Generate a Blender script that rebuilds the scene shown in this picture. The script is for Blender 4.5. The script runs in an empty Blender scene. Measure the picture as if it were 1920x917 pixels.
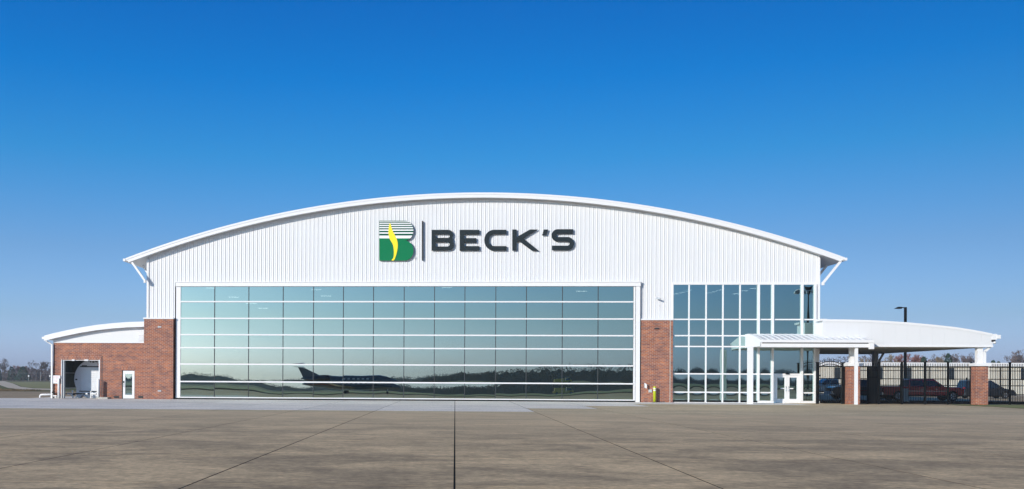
import bpy, math, random
from mathutils import Vector, Matrix
random.seed(7)
sc = bpy.context.scene
COL = sc.collection
PI = math.pi

# ---------------------------------------------------------------- camera
F = 1846.0; XP, YP = 747.0, 710.46; D = 73.3; CH = 1.615
YAW = math.radians(-3.29); ROLL = 0.0051
fw = Vector((math.sin(YAW), math.cos(YAW), 0)); rt0 = Vector((math.cos(YAW), -math.sin(YAW), 0)); up0 = Vector((0, 0, 1))
rt = rt0*math.cos(ROLL) + up0*math.sin(ROLL); up = up0*math.cos(ROLL) - rt0*math.sin(ROLL)
CP = Vector((0, -D, CH))
cd = bpy.data.cameras.new('camera'); cam = bpy.data.objects.new('camera', cd); COL.objects.link(cam)
cd.sensor_width = 36; cd.lens = 36*F/1920; cd.shift_x = (960-XP)/1920; cd.shift_y = (YP-458.5)/1920
cd.clip_start = .1; cd.clip_end = 9000
M = Matrix((rt, up, -fw)).transposed().to_4x4(); M.translation = CP; cam.matrix_world = M
sc.camera = cam
sc.render.resolution_x = 1024; sc.render.resolution_y = 489

# ---------------------------------------------------------------- sky, sun, exposure
SUN_EL, SUN_AZ = math.radians(18.5), math.radians(42)      # azimuth measured from -Y towards -X
w = bpy.data.worlds.new("World"); sc.world = w; w.use_nodes = True
nt = w.node_tree; nt.nodes.clear()
sky = nt.nodes.new('ShaderNodeTexSky'); sky.sky_type = 'NISHITA'; sky.sun_disc = False
sky.sun_elevation = SUN_EL; sky.sun_rotation = PI + SUN_AZ
sky.altitude = 200; sky.air_density = 1.0; sky.dust_density = 1.3; sky.ozone_density = 2.5
# deep polarised blue: the sky is filtered by elevation, the same all the way round
tcw = nt.nodes.new('ShaderNodeTexCoord'); spw = nt.nodes.new('ShaderNodeSeparateXYZ'); nt.links.new(tcw.outputs['Generated'], spw.inputs[0])
rw = nt.nodes.new('ShaderNodeValToRGB'); er_ = rw.color_ramp.elements
er_[0].position = 0; er_[0].color = (.90, 1.11, 2.05, 1); er_[1].position = 1; er_[1].color = (.26, .43, .72, 1)
for p_, c_ in ((.0168, (.81, 1.02, 1.95)), (.06, (.62, .80, 1.26)), (.1268, (.459, .691, 1.037)), (.2173, (.150, .673, 1.078)), (.2908, (.04, .593, 1.136)), (.3568, (.03, .515, 1.10)), (.55, (.12, .47, .90))):
    e_ = er_.new(p_); e_.color = (*c_, 1)
nt.links.new(spw.outputs[2], rw.inputs[0])
hs = nt.nodes.new('ShaderNodeMix'); hs.data_type = 'RGBA'; hs.blend_type = 'MULTIPLY'; hs.inputs[0].default_value = 1
nt.links.new(rw.outputs[0], hs.inputs[7])
bg = nt.nodes.new('ShaderNodeBackground'); bg.inputs[1].default_value = .13
wo = nt.nodes.new('ShaderNodeOutputWorld')
nt.links.new(sky.outputs[0], hs.inputs[6]); fx = nt.nodes.new('ShaderNodeMath'); fx.operation = 'MULTIPLY_ADD'; fx.inputs[1].default_value = -.5; fx.inputs[2].default_value = 1
vs = nt.nodes.new('ShaderNodeVectorMath'); vs.operation = 'SCALE'
nt.links.new(spw.outputs[0], fx.inputs[0]); nt.links.new(hs.outputs[2], vs.inputs[0]); nt.links.new(fx.outputs[0], vs.inputs['Scale']); nt.links.new(vs.outputs[0], bg.inputs[0]); nt.links.new(bg.outputs[0], wo.inputs[0])
sd = bpy.data.lights.new('sun', 'SUN'); sd.energy = 4.6; sd.angle = math.radians(.5); sd.color = (1, .91, .80)
so = bpy.data.objects.new('sun', sd); COL.objects.link(so)
ldir = Vector((math.sin(SUN_AZ)*math.cos(SUN_EL), math.cos(SUN_AZ)*math.cos(SUN_EL), -math.sin(SUN_EL)))
so.rotation_euler = ldir.to_track_quat('-Z', 'Y').to_euler(); so.location = (-60, -90, 40)
sc.view_settings.view_transform = 'Standard'; sc.view_settings.look = 'None'
sc.view_settings.exposure = 0; sc.view_settings.gamma = 1

HAZE = .0003

# ---------------------------------------------------------------- helpers
def ray(px, py): return (fw + rt*((px-XP)/F) - up*((py-YP)/F))
def at(px, py, Y=0.0):
    d = ray(px, py); t = (Y-CP.y)/d.y; return CP + d*t
def ax(px, Y=0.0, py=711): return at(px, py, Y).x
def az(py, px, Y=0.0): return at(px, py, Y).z
def gnd(px, py, z=0.0):
    d = ray(px, py); t = (z-CP.z)/d.z; return CP + d*t

WL = {}
def link(o): COL.objects.link(o); return o
def obj(name, v, f, m, parent=None, smooth=False, local=False):
    me = bpy.data.meshes.new(name); me.from_pydata([tuple(p) for p in v], [], f); me.update()
    if m: me.materials.append(m)
    if smooth: me.polygons.foreach_set('use_smooth', [True]*len(me.polygons))
    o = bpy.data.objects.new(name, me); link(o)
    if parent is not None:
        o.parent = parent
        if not local:
            base = WL.get(parent.name, Vector((0, 0, 0)))
            o.location = -base
    WL[o.name] = Vector((0, 0, 0))
    return o
def tag(o, label=None, cat=None, group=None, kind=None):
    if label: o['label'] = label
    if cat: o['category'] = cat
    if group: o['group'] = group
    if kind: o['kind'] = kind
    return o
def thing(name, label, cat, loc=(0, 0, 0), rz=0, group=None):
    o = bpy.data.objects.new(name, None); link(o); o.location = loc; o.rotation_euler = (0, 0, rz)
    WL[o.name] = Vector(loc); return tag(o, label, cat, group)
def copy_tree(o, parent=None):
    c = o.copy(); link(c); c.parent = parent
    for ch in list(o.children): copy_tree(ch, c)
    return c
class MB:
    def __init__(s): s.v = []; s.f = []
    def add(s, v, f):
        n = len(s.v); s.v += [tuple(p) for p in v]; s.f += [tuple(i+n for i in q) for q in f]; return s
    def box(s, x0, x1, y0, y1, z0, z1):
        return s.add([(x0,y0,z0),(x1,y0,z0),(x1,y1,z0),(x0,y1,z0),(x0,y0,z1),(x1,y0,z1),(x1,y1,z1),(x0,y1,z1)],
                     [(0,3,2,1),(4,5,6,7),(0,1,5,4),(1,2,6,5),(2,3,7,6),(3,0,4,7)])
    def ext(s, pts, y0, y1, caps=True):          # outline in x,z (counter-clockwise from -Y) pushed along Y
        n = len(pts); v = [(x, y0, z) for x, z in pts]+[(x, y1, z) for x, z in pts]
        f = [(i, i+n, (i+1) % n+n, (i+1) % n) for i in range(n)]
        if caps: f += [tuple(range(n)), tuple(range(2*n-1, n-1, -1))]
        return s.add(v, f)
    def tube(s, pts, r, n=8, caps=True):
        pts = [Vector(p) for p in pts]; rr = r if isinstance(r, (list, tuple)) else [r]*len(pts)
        v = []; f = []
        for i, p in enumerate(pts):
            d = (pts[min(i+1, len(pts)-1)]-pts[max(i-1, 0)]).normalized()
            a = d.orthogonal().normalized() if abs(d.z) > .99 else d.cross(Vector((0, 0, 1))).normalized(); b = d.cross(a)
            for k in range(n):
                t = 2*PI*k/n; v.append(p+(a*math.cos(t)+b*math.sin(t))*rr[i])
        for i in range(len(pts)-1):
            for k in range(n): f.append((i*n+k, i*n+(k+1) % n, (i+1)*n+(k+1) % n, (i+1)*n+k))
        if caps: f += [tuple(range(n-1, -1, -1)), tuple(range((len(pts)-1)*n, len(pts)*n))]
        return s.add(v, f)
    def bar(s, a, b, wx, wz):                     # square bar between two points
        a = Vector(a); b = Vector(b); d = (b-a).normalized(); u = d.cross(Vector((0, 1, 0)))
        if u.length < .01: u = Vector((1, 0, 0))
        u.normalize(); q = d.cross(u)
        v = [p+u*(i*wx/2)+q*(j*wz/2) for p in (a, b) for i, j in ((-1,-1),(1,-1),(1,1),(-1,1))]
        return s.add(v, [(3,2,1,0),(4,5,6,7),(0,1,5,4),(1,2,6,5),(2,3,7,6),(3,0,4,7)])
    def build(s, name, m, parent=None, smooth=False, local=False): return obj(name, s.v, s.f, m, parent, smooth, local)

# ---------------------------------------------------------------- materials
def mat(name, col, rough=.6, metal=0, spec=.4, noise=0, nscale=3, bump=0, bscale=60, coat=0):
    m = bpy.data.materials.new(name); m.use_nodes = True; t = m.node_tree; b = t.nodes['Principled BSDF']
    b.inputs['Base Color'].default_value = (*col, 1); b.inputs['Roughness'].default_value = rough
    b.inputs['Metallic'].default_value = metal; b.inputs['Specular IOR Level'].default_value = spec
    if coat: b.inputs['Coat Weight'].default_value = coat
    tc = t.nodes.new('ShaderNodeTexCoord')
    if noise:
        n = t.nodes.new('ShaderNodeTexNoise'); n.inputs['Scale'].default_value = nscale; n.inputs['Detail'].default_value = 6
        t.links.new(tc.outputs['Object'], n.inputs['Vector'])
        mx = t.nodes.new('ShaderNodeMix'); mx.data_type = 'RGBA'
        mx.inputs[6].default_value = (*[c*(1-noise) for c in col], 1); mx.inputs[7].default_value = (*[min(1, c*(1+noise)) for c in col], 1)
        t.links.new(n.outputs['Fac'], mx.inputs[0]); t.links.new(mx.outputs[2], b.inputs['Base Color'])
    if bump:
        n2 = t.nodes.new('ShaderNodeTexNoise'); n2.inputs['Scale'].default_value = bscale; n2.inputs['Detail'].default_value = 4
        t.links.new(tc.outputs['Object'], n2.inputs['Vector'])
        bp = t.nodes.new('ShaderNodeBump'); bp.inputs['Strength'].default_value = bump; bp.inputs['Distance'].default_value = .02
        t.links.new(n2.outputs['Fac'], bp.inputs['Height']); t.links.new(bp.outputs[0], b.inputs['Normal'])
    return m
WHITE = mat('white_metal', (.67, .675, .685), .38, noise=.03, nscale=.6)
TRIM = mat('white_trim', (.73, .73, .735), .35, noise=.02, nscale=1.5)
SOFFIT = mat('soffit_metal', (.62, .62, .60), .5, noise=.05)
BLACK = mat('black_metal', (.004, .0045, .005), .5, spec=.2)
STEEL = mat('painted_grey_steel', (.42, .45, .47), .45, noise=.06)
DGREY = mat('dark_grey', (.03, .035, .04), .6)
LETTER = mat('charcoal_letter', (.014, .022, .026), .6, spec=.2)
GREEN = mat('emblem_green', (.0, .165, .062), .6, spec=.15)
STRIPE_W = mat('emblem_white', (.85, .85, .85), .4)
DKGREEN = mat('emblem_dark_green', (.0, .075, .04), .6, spec=.15)
YELLOW = mat('emblem_yellow', (.95, .72, .02), .4)
BOLLARD = mat('bollard_yellow', (.42, .48, .01), .4)
TANKP = mat('tank_paint', (.70, .73, .77), .4, noise=.04)
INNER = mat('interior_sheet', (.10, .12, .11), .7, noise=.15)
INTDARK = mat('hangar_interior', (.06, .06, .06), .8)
REDT = mat('red_paint', (.65, .05, .05), .5)
TYRE = mat('tyre', (.012, .012, .013), .85)
RIM = mat('alloy_rim', (.5, .5, .52), .25, metal=.9)
CARGLASS = mat('car_glass', (.02, .03, .04), .05, spec=.8)
CHROME = mat('chrome', (.6, .6, .6), .15, metal=1)
LAMPW = mat('lamp_lens', (.7, .7, .7), .15)
LAMPR = mat('tail_lens', (.35, .01, .01), .2)
PLASTIC = mat('black_plastic', (.02, .02, .02), .6)
CURB = mat('concrete_kerb', (.42, .40, .36), .85, noise=.12, nscale=4)
FARWALL = mat('beige_ribbed_wall', (.58, .55, .48), .6, noise=.08, nscale=.4)
BARK = mat('bark', (.09, .075, .07), .9)
TWIG = mat('bare_twigs', (.12, .095, .095), .95)
TWIGR = mat('reddish_twigs', (.20, .09, .08), .95)
TWIGY = mat('tan_twigs', (.20, .15, .09), .95)
EVER = mat('evergreen_needles', (.018, .045, .030), .9, noise=.4, nscale=1.2)
WOODS = mat('far_woods', (.014, .013, .009), .95, noise=.5, nscale=.08)
JETW = mat('jet_blue_grey', (.10, .125, .155), .25, coat=.5)
JETN = mat('jet_navy', (.01, .02, .05), .25, coat=.5)
JETR = mat('jet_rust_stripe', (.22, .06, .03), .3)

def brick_mat(name, soldier=False):
    m = bpy.data.materials.new(name); m.use_nodes = True; t = m.node_tree; b = t.nodes['Principled BSDF']; N = t.nodes.new; L = t.links.new
    tc = N('ShaderNodeNewGeometry'); sp = N('ShaderNodeSeparateXYZ'); L(tc.outputs['Position'], sp.inputs[0])
    ad = N('ShaderNodeMath'); L(sp.outputs[0], ad.inputs[0]); L(sp.outputs[1], ad.inputs[1])
    cb = N('ShaderNodeCombineXYZ')
    if soldier: L(ad.outputs[0], cb.inputs[1]); L(sp.outputs[2], cb.inputs[0])
    else: L(ad.outputs[0], cb.inputs[0]); L(sp.outputs[2], cb.inputs[1])
    br = N('ShaderNodeTexBrick'); L(cb.outputs[0], br.inputs['Vector']); br.inputs['Scale'].default_value = 1
    br.inputs['Brick Width'].default_value = .305; br.inputs['Row Height'].default_value = .1016
    br.inputs['Mortar Size'].default_value = .012; br.inputs['Mortar Smooth'].default_value = .1; br.inputs['Bias'].default_value = 0
    br.inputs['Color1'].default_value = (.36, .108, .042, 1); br.inputs['Color2'].default_value = (.18, .060, .052, 1)
    br.inputs['Mortar'].default_value = (.37, .27, .21, 1)
    n = N('ShaderNodeTexNoise'); n.inputs['Scale'].default_value = 1.7; n.inputs['Detail'].default_value = 8; L(cb.outputs[0], n.inputs['Vector'])
    cr = N('ShaderNodeValToRGB'); cr.color_ramp.elements[0].color = (.72, .72, .78, 1); cr.color_ramp.elements[1].color = (1.25, 1.22, 1.15, 1)
    cr.color_ramp.elements[0].position = .3; cr.color_ramp.elements[1].position = .7; L(n.outputs['Fac'], cr.inputs[0])
    mx = N('ShaderNodeMix'); mx.data_type = 'RGBA'; mx.blend_type = 'MULTIPLY'; mx.inputs[0].default_value = 1
    L(br.outputs['Color'], mx.inputs[6]); L(cr.outputs[0], mx.inputs[7]); L(mx.outputs[2], b.inputs['Base Color'])
    bp = N('ShaderNodeBump'); bp.invert = True; bp.inputs['Strength'].default_value = .6; bp.inputs['Distance'].default_value = .01
    L(br.outputs['Fac'], bp.inputs['Height']); L(bp.outputs[0], b.inputs['Normal']); b.inputs['Roughness'].default_value = .85
    return m
BRICK = brick_mat('brick_running_bond'); SOLD = brick_mat('brick_soldier_course', True)

def concrete(name, dark, light, stain, sfac=.5, clean=None, spec=.25):
    m = bpy.data.materials.new(name); m.use_nodes = True; t = m.node_tree; b = t.nodes['Principled BSDF']; N = t.nodes.new; L = t.links.new
    g = N('ShaderNodeNewGeometry'); oi = N('ShaderNodeObjectInfo')
    mp = N('ShaderNodeMapping'); mp.inputs['Scale'].default_value = (.22, .36, 1); L(g.outputs['Position'], mp.inputs[0])
    n1 = N('ShaderNodeTexNoise'); n1.inputs['Scale'].default_value = 1.0; n1.inputs['Detail'].default_value = 14; n1.inputs['Roughness'].default_value = .74
    n1.inputs['Distortion'].default_value = .6; L(mp.outputs[0], n1.inputs[0])
    mp2 = N('ShaderNodeMapping'); mp2.inputs['Scale'].default_value = (1.3, 1.5, 1); L(g.outputs['Position'], mp2.inputs[0])
    n2 = N('ShaderNodeTexNoise'); n2.inputs['Scale'].default_value = 1.1; n2.inputs['Detail'].default_value = 12; n2.inputs['Roughness'].default_value = .72; L(mp2.outputs[0], n2.inputs[0])
    n3 = N('ShaderNodeTexNoise'); n3.inputs['Scale'].default_value = 7; n3.inputs['Detail'].default_value = 10; n3.inputs['Roughness'].default_value = .7; L(g.outputs['Position'], n3.inputs[0])
    r1 = N('ShaderNodeValToRGB'); r1.color_ramp.elements[0].position = .42; r1.color_ramp.elements[1].position = .58
    r1.color_ramp.elements[0].color = (*stain, 1); r1.color_ramp.elements[1].color = (*light, 1); L(n1.outputs[0], r1.inputs[0])
    r2 = N('ShaderNodeValToRGB'); r2.color_ramp.elements[0].position = .36; r2.color_ramp.elements[1].position = .62
    r2.color_ramp.elements[0].color = (*dark, 1); r2.color_ramp.elements[1].color = (*light, 1); L(n2.outputs[0], r2.inputs[0])
    m1 = N('ShaderNodeMix'); m1.data_type = 'RGBA'; m1.inputs[0].default_value = sfac; L(r2.outputs[0], m1.inputs[6]); L(r1.outputs[0], m1.inputs[7])
    # grain and slab-to-slab value
    ma = N('ShaderNodeMath'); ma.operation = 'MULTIPLY_ADD'; ma.inputs[1].default_value = .56; ma.inputs[2].default_value = .72
    r3 = N('ShaderNodeMapRange'); r3.inputs[1].default_value = .34; r3.inputs[2].default_value = .66; L(n3.outputs[0], r3.inputs[0]); L(r3.outputs[0], ma.inputs[0])
    mr = N('ShaderNodeMath'); mr.operation = 'MULTIPLY_ADD'; mr.inputs[1].default_value = .15; mr.inputs[2].default_value = .925; L(oi.outputs['Random'], mr.inputs[0])
    mm = N('ShaderNodeMath'); mm.operation = 'MULTIPLY'; L(ma.outputs[0], mm.inputs[0]); L(mr.outputs[0], mm.inputs[1])
    vm = N('ShaderNodeVectorMath'); vm.operation = 'SCALE'; L(m1.outputs[2], vm.inputs[0]); L(mm.outputs[0], vm.inputs['Scale'])
    if clean:                                   # the concrete is cleaner, less traffic-stained towards the building
        spY = N('ShaderNodeSeparateXYZ'); L(g.outputs['Position'], spY.inputs[0])
        mc = N('ShaderNodeMapRange'); mc.inputs[1].default_value = -52; mc.inputs[2].default_value = -25; mc.inputs[3].default_value = 0; mc.inputs[4].default_value = .62; L(spY.outputs[1], mc.inputs[0])
        mk = N('ShaderNodeMix'); mk.data_type = 'RGBA'; mk.inputs[7].default_value = (*clean, 1); L(mc.outputs[0], mk.inputs[0]); L(vm.outputs[0], mk.inputs[6])
        L(mk.outputs[2], b.inputs['Base Color'])
    else: L(vm.outputs[0], b.inputs['Base Color'])
    b.inputs['Roughness'].default_value = .8; b.inputs['Specular IOR Level'].default_value = spec
    bp = N('ShaderNodeBump'); bp.inputs['Strength'].default_value = .25; bp.inputs['Distance'].default_value = .01
    n4 = N('ShaderNodeTexNoise'); n4.inputs['Scale'].default_value = 35; n4.inputs['Detail'].default_value = 5; L(g.outputs['Position'], n4.inputs[0])
    L(n4.outputs[0], bp.inputs['Height']); L(bp.outputs[0], b.inputs['Normal'])
    return m
SLAB = concrete('worn_brown_concrete', (.34, .24, .135), (.67, .485, .275), (.205, .155, .095), .55, clean=(.61, .47, .30))
SLABT = concrete('tan_concrete', (.42, .33, .20), (.60, .47, .29), (.40, .31, .20))
SLABL = concrete('pale_new_concrete', (.58, .54, .49), (.78, .72, .64), (.54, .51, .48))
ASPH = concrete('grey_asphalt', (.13, .125, .12), (.21, .20, .19), (.14, .135, .13))
BLACKTOP2 = concrete('worn_blacktop', (.05, .042, .03), (.09, .075, .05), (.07, .06, .045), spec=0)
BLACKTOP = concrete('new_blacktop', (.010, .010, .010), (.018, .018, .018), (.012, .012, .012), spec=0)
TAXI = concrete('old_taxiway', (.27, .205, .13), (.42, .32, .21), (.25, .20, .14), spec=.05)

def grass_mat():
    m = bpy.data.materials.new('winter_grass'); m.use_nodes = True; t = m.node_tree; b = t.nodes['Principled BSDF']; N = t.nodes.new; L = t.links.new
    g = N('ShaderNodeNewGeometry')
    n = N('ShaderNodeTexNoise'); n.inputs['Scale'].default_value = .02; n.inputs['Detail'].default_value = 10; n.inputs['Roughness'].default_value = .7; L(g.outputs['Position'], n.inputs[0])
    n2 = N('ShaderNodeTexNoise'); n2.inputs['Scale'].default_value = 1.3; n2.inputs['Detail'].default_value = 10; L(g.outputs['Position'], n2.inputs[0])
    r = N('ShaderNodeValToRGB'); e = r.color_ramp.elements; e[0].position = .38; e[0].color = (.075, .10, .03, 1); e[1].position = .64; e[1].color = (.20, .16, .085, 1)
    L(n.outputs[0], r.inputs[0])
    r2 = N('ShaderNodeValToRGB'); r2.color_ramp.elements[0].color = (.6, .6, .6, 1); r2.color_ramp.elements[1].color = (1.4, 1.4, 1.3, 1); L(n2.outputs[0], r2.inputs[0])
    mx = N('ShaderNodeMix'); mx.data_type = 'RGBA'; mx.blend_type = 'MULTIPLY'; mx.inputs[0].default_value = 1; L(r.outputs[0], mx.inputs[6]); L(r2.outputs[0], mx.inputs[7])
    L(mx.outputs[2], b.inputs['Base Color']); b.inputs['Roughness'].default_value = .95; b.inputs['Specular IOR Level'].default_value = .1
    return m
GRASS = grass_mat()
JOINT = mat('joint_sealant', (.006, .006, .006), .95, spec=.05)
DRYG = mat('dry_grass', (.21, .155, .09), .95, noise=.3, nscale=.3)
GREENG = mat('green_lawn', (.18, .19, .06), .95, noise=.35, nscale=2)
FIELDG = mat('olive_field', (.25, .23, .08), .95, noise=.45, nscale=.12)
GRAVEL = mat('pale_gravel', (.56, .46, .34), .95, noise=.2, nscale=.5)

def glass(name, refl, trans, fac):
    m = bpy.data.materials.new(name); m.use_nodes = True; t = m.node_tree; t.nodes.clear(); N = t.nodes.new; L = t.links.new
    gl = N('ShaderNodeBsdfGlossy'); gl.inputs['Color'].default_value = (*refl, 1); gl.inputs['Roughness'].default_value = .002
    tr = N('ShaderNodeBsdfTransparent'); tr.inputs['Color'].default_value = (*trans, 1)
    mx = N('ShaderNodeMixShader'); mx.inputs[0].default_value = fac; o = N('ShaderNodeOutputMaterial')
    L(tr.outputs[0], mx.inputs[1]); L(gl.outputs[0], mx.inputs[2]); L(mx.outputs[0], o.inputs[0]); return m
DGLASS = glass('hangar_reflective_glass', (.80, 1.0, .88), (.12, .15, .15), .53)
SGLASS = glass('storefront_tinted_glass', (.70, .97, .95), (.10, .13, .14), .50)
def emit(name, col, s):
    m = bpy.data.materials.new(name); m.use_nodes = True; b = m.node_tree.nodes['Principled BSDF']
    b.inputs['Emission Color'].default_value = (*col, 1); b.inputs['Emission Strength'].default_value = s; return m
LED = emit('led_lens', (1, .98, .92), 5)

# ================================================================ SETTING: ground and pavement
def sheet(name, pts, z, m, parent=None, kind='structure', label=None):
    o = obj(name, [(x, y, z) for x, y in pts], [tuple(range(len(pts)))], m, parent)
    if kind and parent is None: o['kind'] = kind
    return o
def rectpts(x0, x1, y0, y1): return [(x0, y0), (x1, y0), (x1, y1), (x0, y1)]
sheet('ground', rectpts(-3500, 3500, -3500, 3500), -.06, GRASS)
SX0, SX1 = -40.0, 44.0
YR = [-63.75, -58.4, -53.05, -47.7, -42.35, -37.0, -31.65, -26.3, -23.6, -17.7, -11.8, -5.9, -.02]
joint = sheet('apron_joint_bed', rectpts(SX0, SX1, YR[0], .3), -.002, JOINT)
apron = sheet('apron', rectpts(-260, 120, -92, YR[0]), 0, SLAB)
sheet('taxi_lane', rectpts(-500, 500, -135, -92), -.01, BLACKTOP2)
MBa = MB(); 
MBa.add([(-260, YR[0], 0), (SX0, YR[0], 0), (SX0, 33, 0), (-260, 33, 0)], [(0, 1, 2, 3)])
MBa.add([(SX1, YR[0], 0), (120, YR[0], 0), (120, -3, 0), (SX1, -3, 0)], [(0, 1, 2, 3)])
MBa.add([(-40, .3, 0), (-28.6, .3, 0), (-28.6, 33, 0), (-40, 33, 0)], [(0, 1, 2, 3)])
tx = MBa.build('taxiway', TAXI); tx['kind'] = 'structure'
def slab(x0, x1, y0, y1, m, gy=.008):
    dz = random.uniform(-.0004, .0004); gx = .016
    mb = MB(); mb.box(x0+gx, x1-gx, y0+gy, y1-gy, -.03, dz)
    mb.f.pop(0)
    mb.build('slab', m, apron)
ncol = int((SX1-SX0)/4)
for j in range(len(YR)-1):
    for i in range(ncol):
        x0 = SX0+4*i; x1 = x0+4; xm = x0+2; m = SLAB
        if j == 7: m = SLABT if xm < 24 else SLAB
        if j >= 8:
            m = SLABL if xm < 4 or (j >= 9 and xm < 8) or (j >= 10 and xm < 14) or (j >= 11 and xm < 24) else SLABT
        slab(x0, x1, YR[j], YR[j+1], m)
# ground behind: parking lot, lawn, field track
park = sheet('parking_lot', rectpts(27.5, 150, -1.9, 12.5), -.02, BLACKTOP)
sheet('car_park_lane', rectpts(27.5, 150, 12.5, 44.5), -.025, SLABT)
sheet('drive_lane', rectpts(27.5, 150, 44.5, 58), -.03, GRAVEL)
lv = [gnd(x, y) for x, y in ((1772, 758.2), (1800, 760.5), (1860, 762.8), (1925, 767), (2100, 778))]
lawn = [(p.x, p.y) for p in lv] + [(95, -1.7), (lv[0].x, -1.7)]
sheet('lawn', lawn, .018, GREENG)
tr1 = [gnd(-60, 714.3, -.05), gnd(8, 714.6, -.05), gnd(24, 719, -.05), gnd(38, 725, -.05), gnd(62, 728, -.05), gnd(120, 729.3, -.05),
       gnd(120, 731.5, -.05), gnd(40, 730.5, -.05), gnd(14, 727, -.05), gnd(-2, 721.5, -.05), gnd(-60, 718, -.05)]
sheet('gravel_track', [(p.x, p.y) for p in tr1], -.05, GRAVEL)
gf = [gnd(14, 716.0, -.05), gnd(110, 716.6, -.05), gnd(110, 728.8, -.05), gnd(70, 727.9, -.05), gnd(42, 725, -.05), gnd(27, 719.4, -.05)]
sheet('green_field', [(p.x, p.y) for p in gf], -.045, FIELDG)
ds = [gnd(-60, 712.6, -.05), gnd(300, 712.6, -.05), gnd(300, 715.0, -.05), gnd(-60, 715.0, -.05)]
sheet('dry_verge', [(p.x, p.y) for p in ds], -.055, DRYG)
# behind the camera: field strip beyond the taxiway
sheet('infield_grass', rectpts(-500, 500, -300, -135), -.05, GREENG)
sheet('runway', rectpts(-700, 700, -345, -300), -.045, TAXI)
sheet('footpath', rectpts(-32.2, -27.4, -.6, 6.0), .012, SLABL)

# ================================================================ HANGAR
hang = thing('hangar_building', 'large white barrel-roofed metal hangar with glazed door and brick piers', 'hangar', (0, 0, 0))
DEPTH = 46.0
XL, XR = ax(276), ax(1536)
YF = -.60
pA, pB, pC = at(234, 484.8, YF), at(905, 361, YF), at(1585, 483.2, YF)
def circ(a, b, c):
    ax_, ay_, bx, by, cx, cy = a.x, a.z, b.x, b.z, c.x, c.z
    d = 2*(ax_*(by-cy)+bx*(cy-ay_)+cx*(ay_-by))
    ux = ((ax_**2+ay_**2)*(by-cy)+(bx**2+by**2)*(cy-ay_)+(cx**2+cy**2)*(ay_-by))/d
    uz = ((ax_**2+ay_**2)*(cx-bx)+(bx**2+by**2)*(ax_-cx)+(cx**2+cy**2)*(bx-ax_))/d
    return ux, uz, math.hypot(ax_-ux, ay_-uz)
UX, UZ, UR = circ(pA, pB, pC)
def arc(x, off): r = UR-off; return UZ+math.sqrt(max(0, r*r-(x-UX)**2))
EX0, EX1 = pA.x, pC.x
def arcring(o0, o1, x0, x1, y0, y1, n=72):
    up_ = [(x0+(x1-x0)*i/n, arc(x0+(x1-x0)*i/n, o0)) for i in range(n+1)]
    lo = [(x0+(x1-x0)*i/n, arc(x0+(x1-x0)*i/n, o1)) for i in range(n+1)]
    mb = MB(); v = []; 
    for (xa, za), (xb, zb) in zip(up_, lo): v += [(xa, y0, za), (xb, y0, zb), (xb, y1, zb), (xa, y1, za)]
    f = []
    for i in range(n):
        a = i*4; b = a+4
        f += [(a, a+1, b+1, b), (a+1, a+2, b+2, b+1), (a+2, a+3, b+3, b+2), (a+3, a, b, b+3)]
    f += [(3, 2, 1, 0), (n*4, n*4+1, n*4+2, n*4+3)]
    mb.add(v, f); return mb
roof = arcring(.03, .13, EX0+.1, EX1-.1, YF+.12, DEPTH+.8).build('roof', WHITE, hang)
# fascia: three stepped bands
arcring(0, .14, EX0+.05, EX1-.05, YF-.03, YF+.10).build('fascia', TRIM, roof)
arcring(.14, .25, EX0+.12, EX1-.12, YF, YF+.10).build('fascia', TRIM, roof)
arcring(.25, .37, EX0+.26, EX1-.26, YF-.02, YF+.11).build('fascia', TRIM, roof)
arcring(.28, .35, EX0+.24, EX1-.24, YF+.13, DEPTH+.6).build('soffit', SOFFIT, roof)
gl_ = MB()
gl_.box(EX0-.12, EX0+.06, YF-.05, DEPTH+.8, pA.z-.20, pA.z-.01); gl_.build('gutter', TRIM, roof)
gl_ = MB(); gl_.box(EX1-.06, EX1+.12, YF-.05, DEPTH+.8, pC.z-.20, pC.z-.01); gl_.build('gutter', TRIM, roof)
for xs, sx in ((XL, -1), (XR, 1)):
    for k, yy in enumerate((-.45, 2.2, 8, 14)):
        top_x = xs+sx*(1.12 if sx < 0 else 1.30); zt = arc(top_x, .33); zb = az(529, 1536)-(.22 if sx > 0 else .02)
        MB().bar((xs+sx*.02, yy, zb+.05), (top_x, yy, zt), .15, .15).build('strut', TRIM, hang)
        MB().box(*(sorted((xs, xs+sx*.14))), yy-.10, yy+.10, zb-.05, zb+.16).build('strut_bracket', TRIM, hang)
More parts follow.
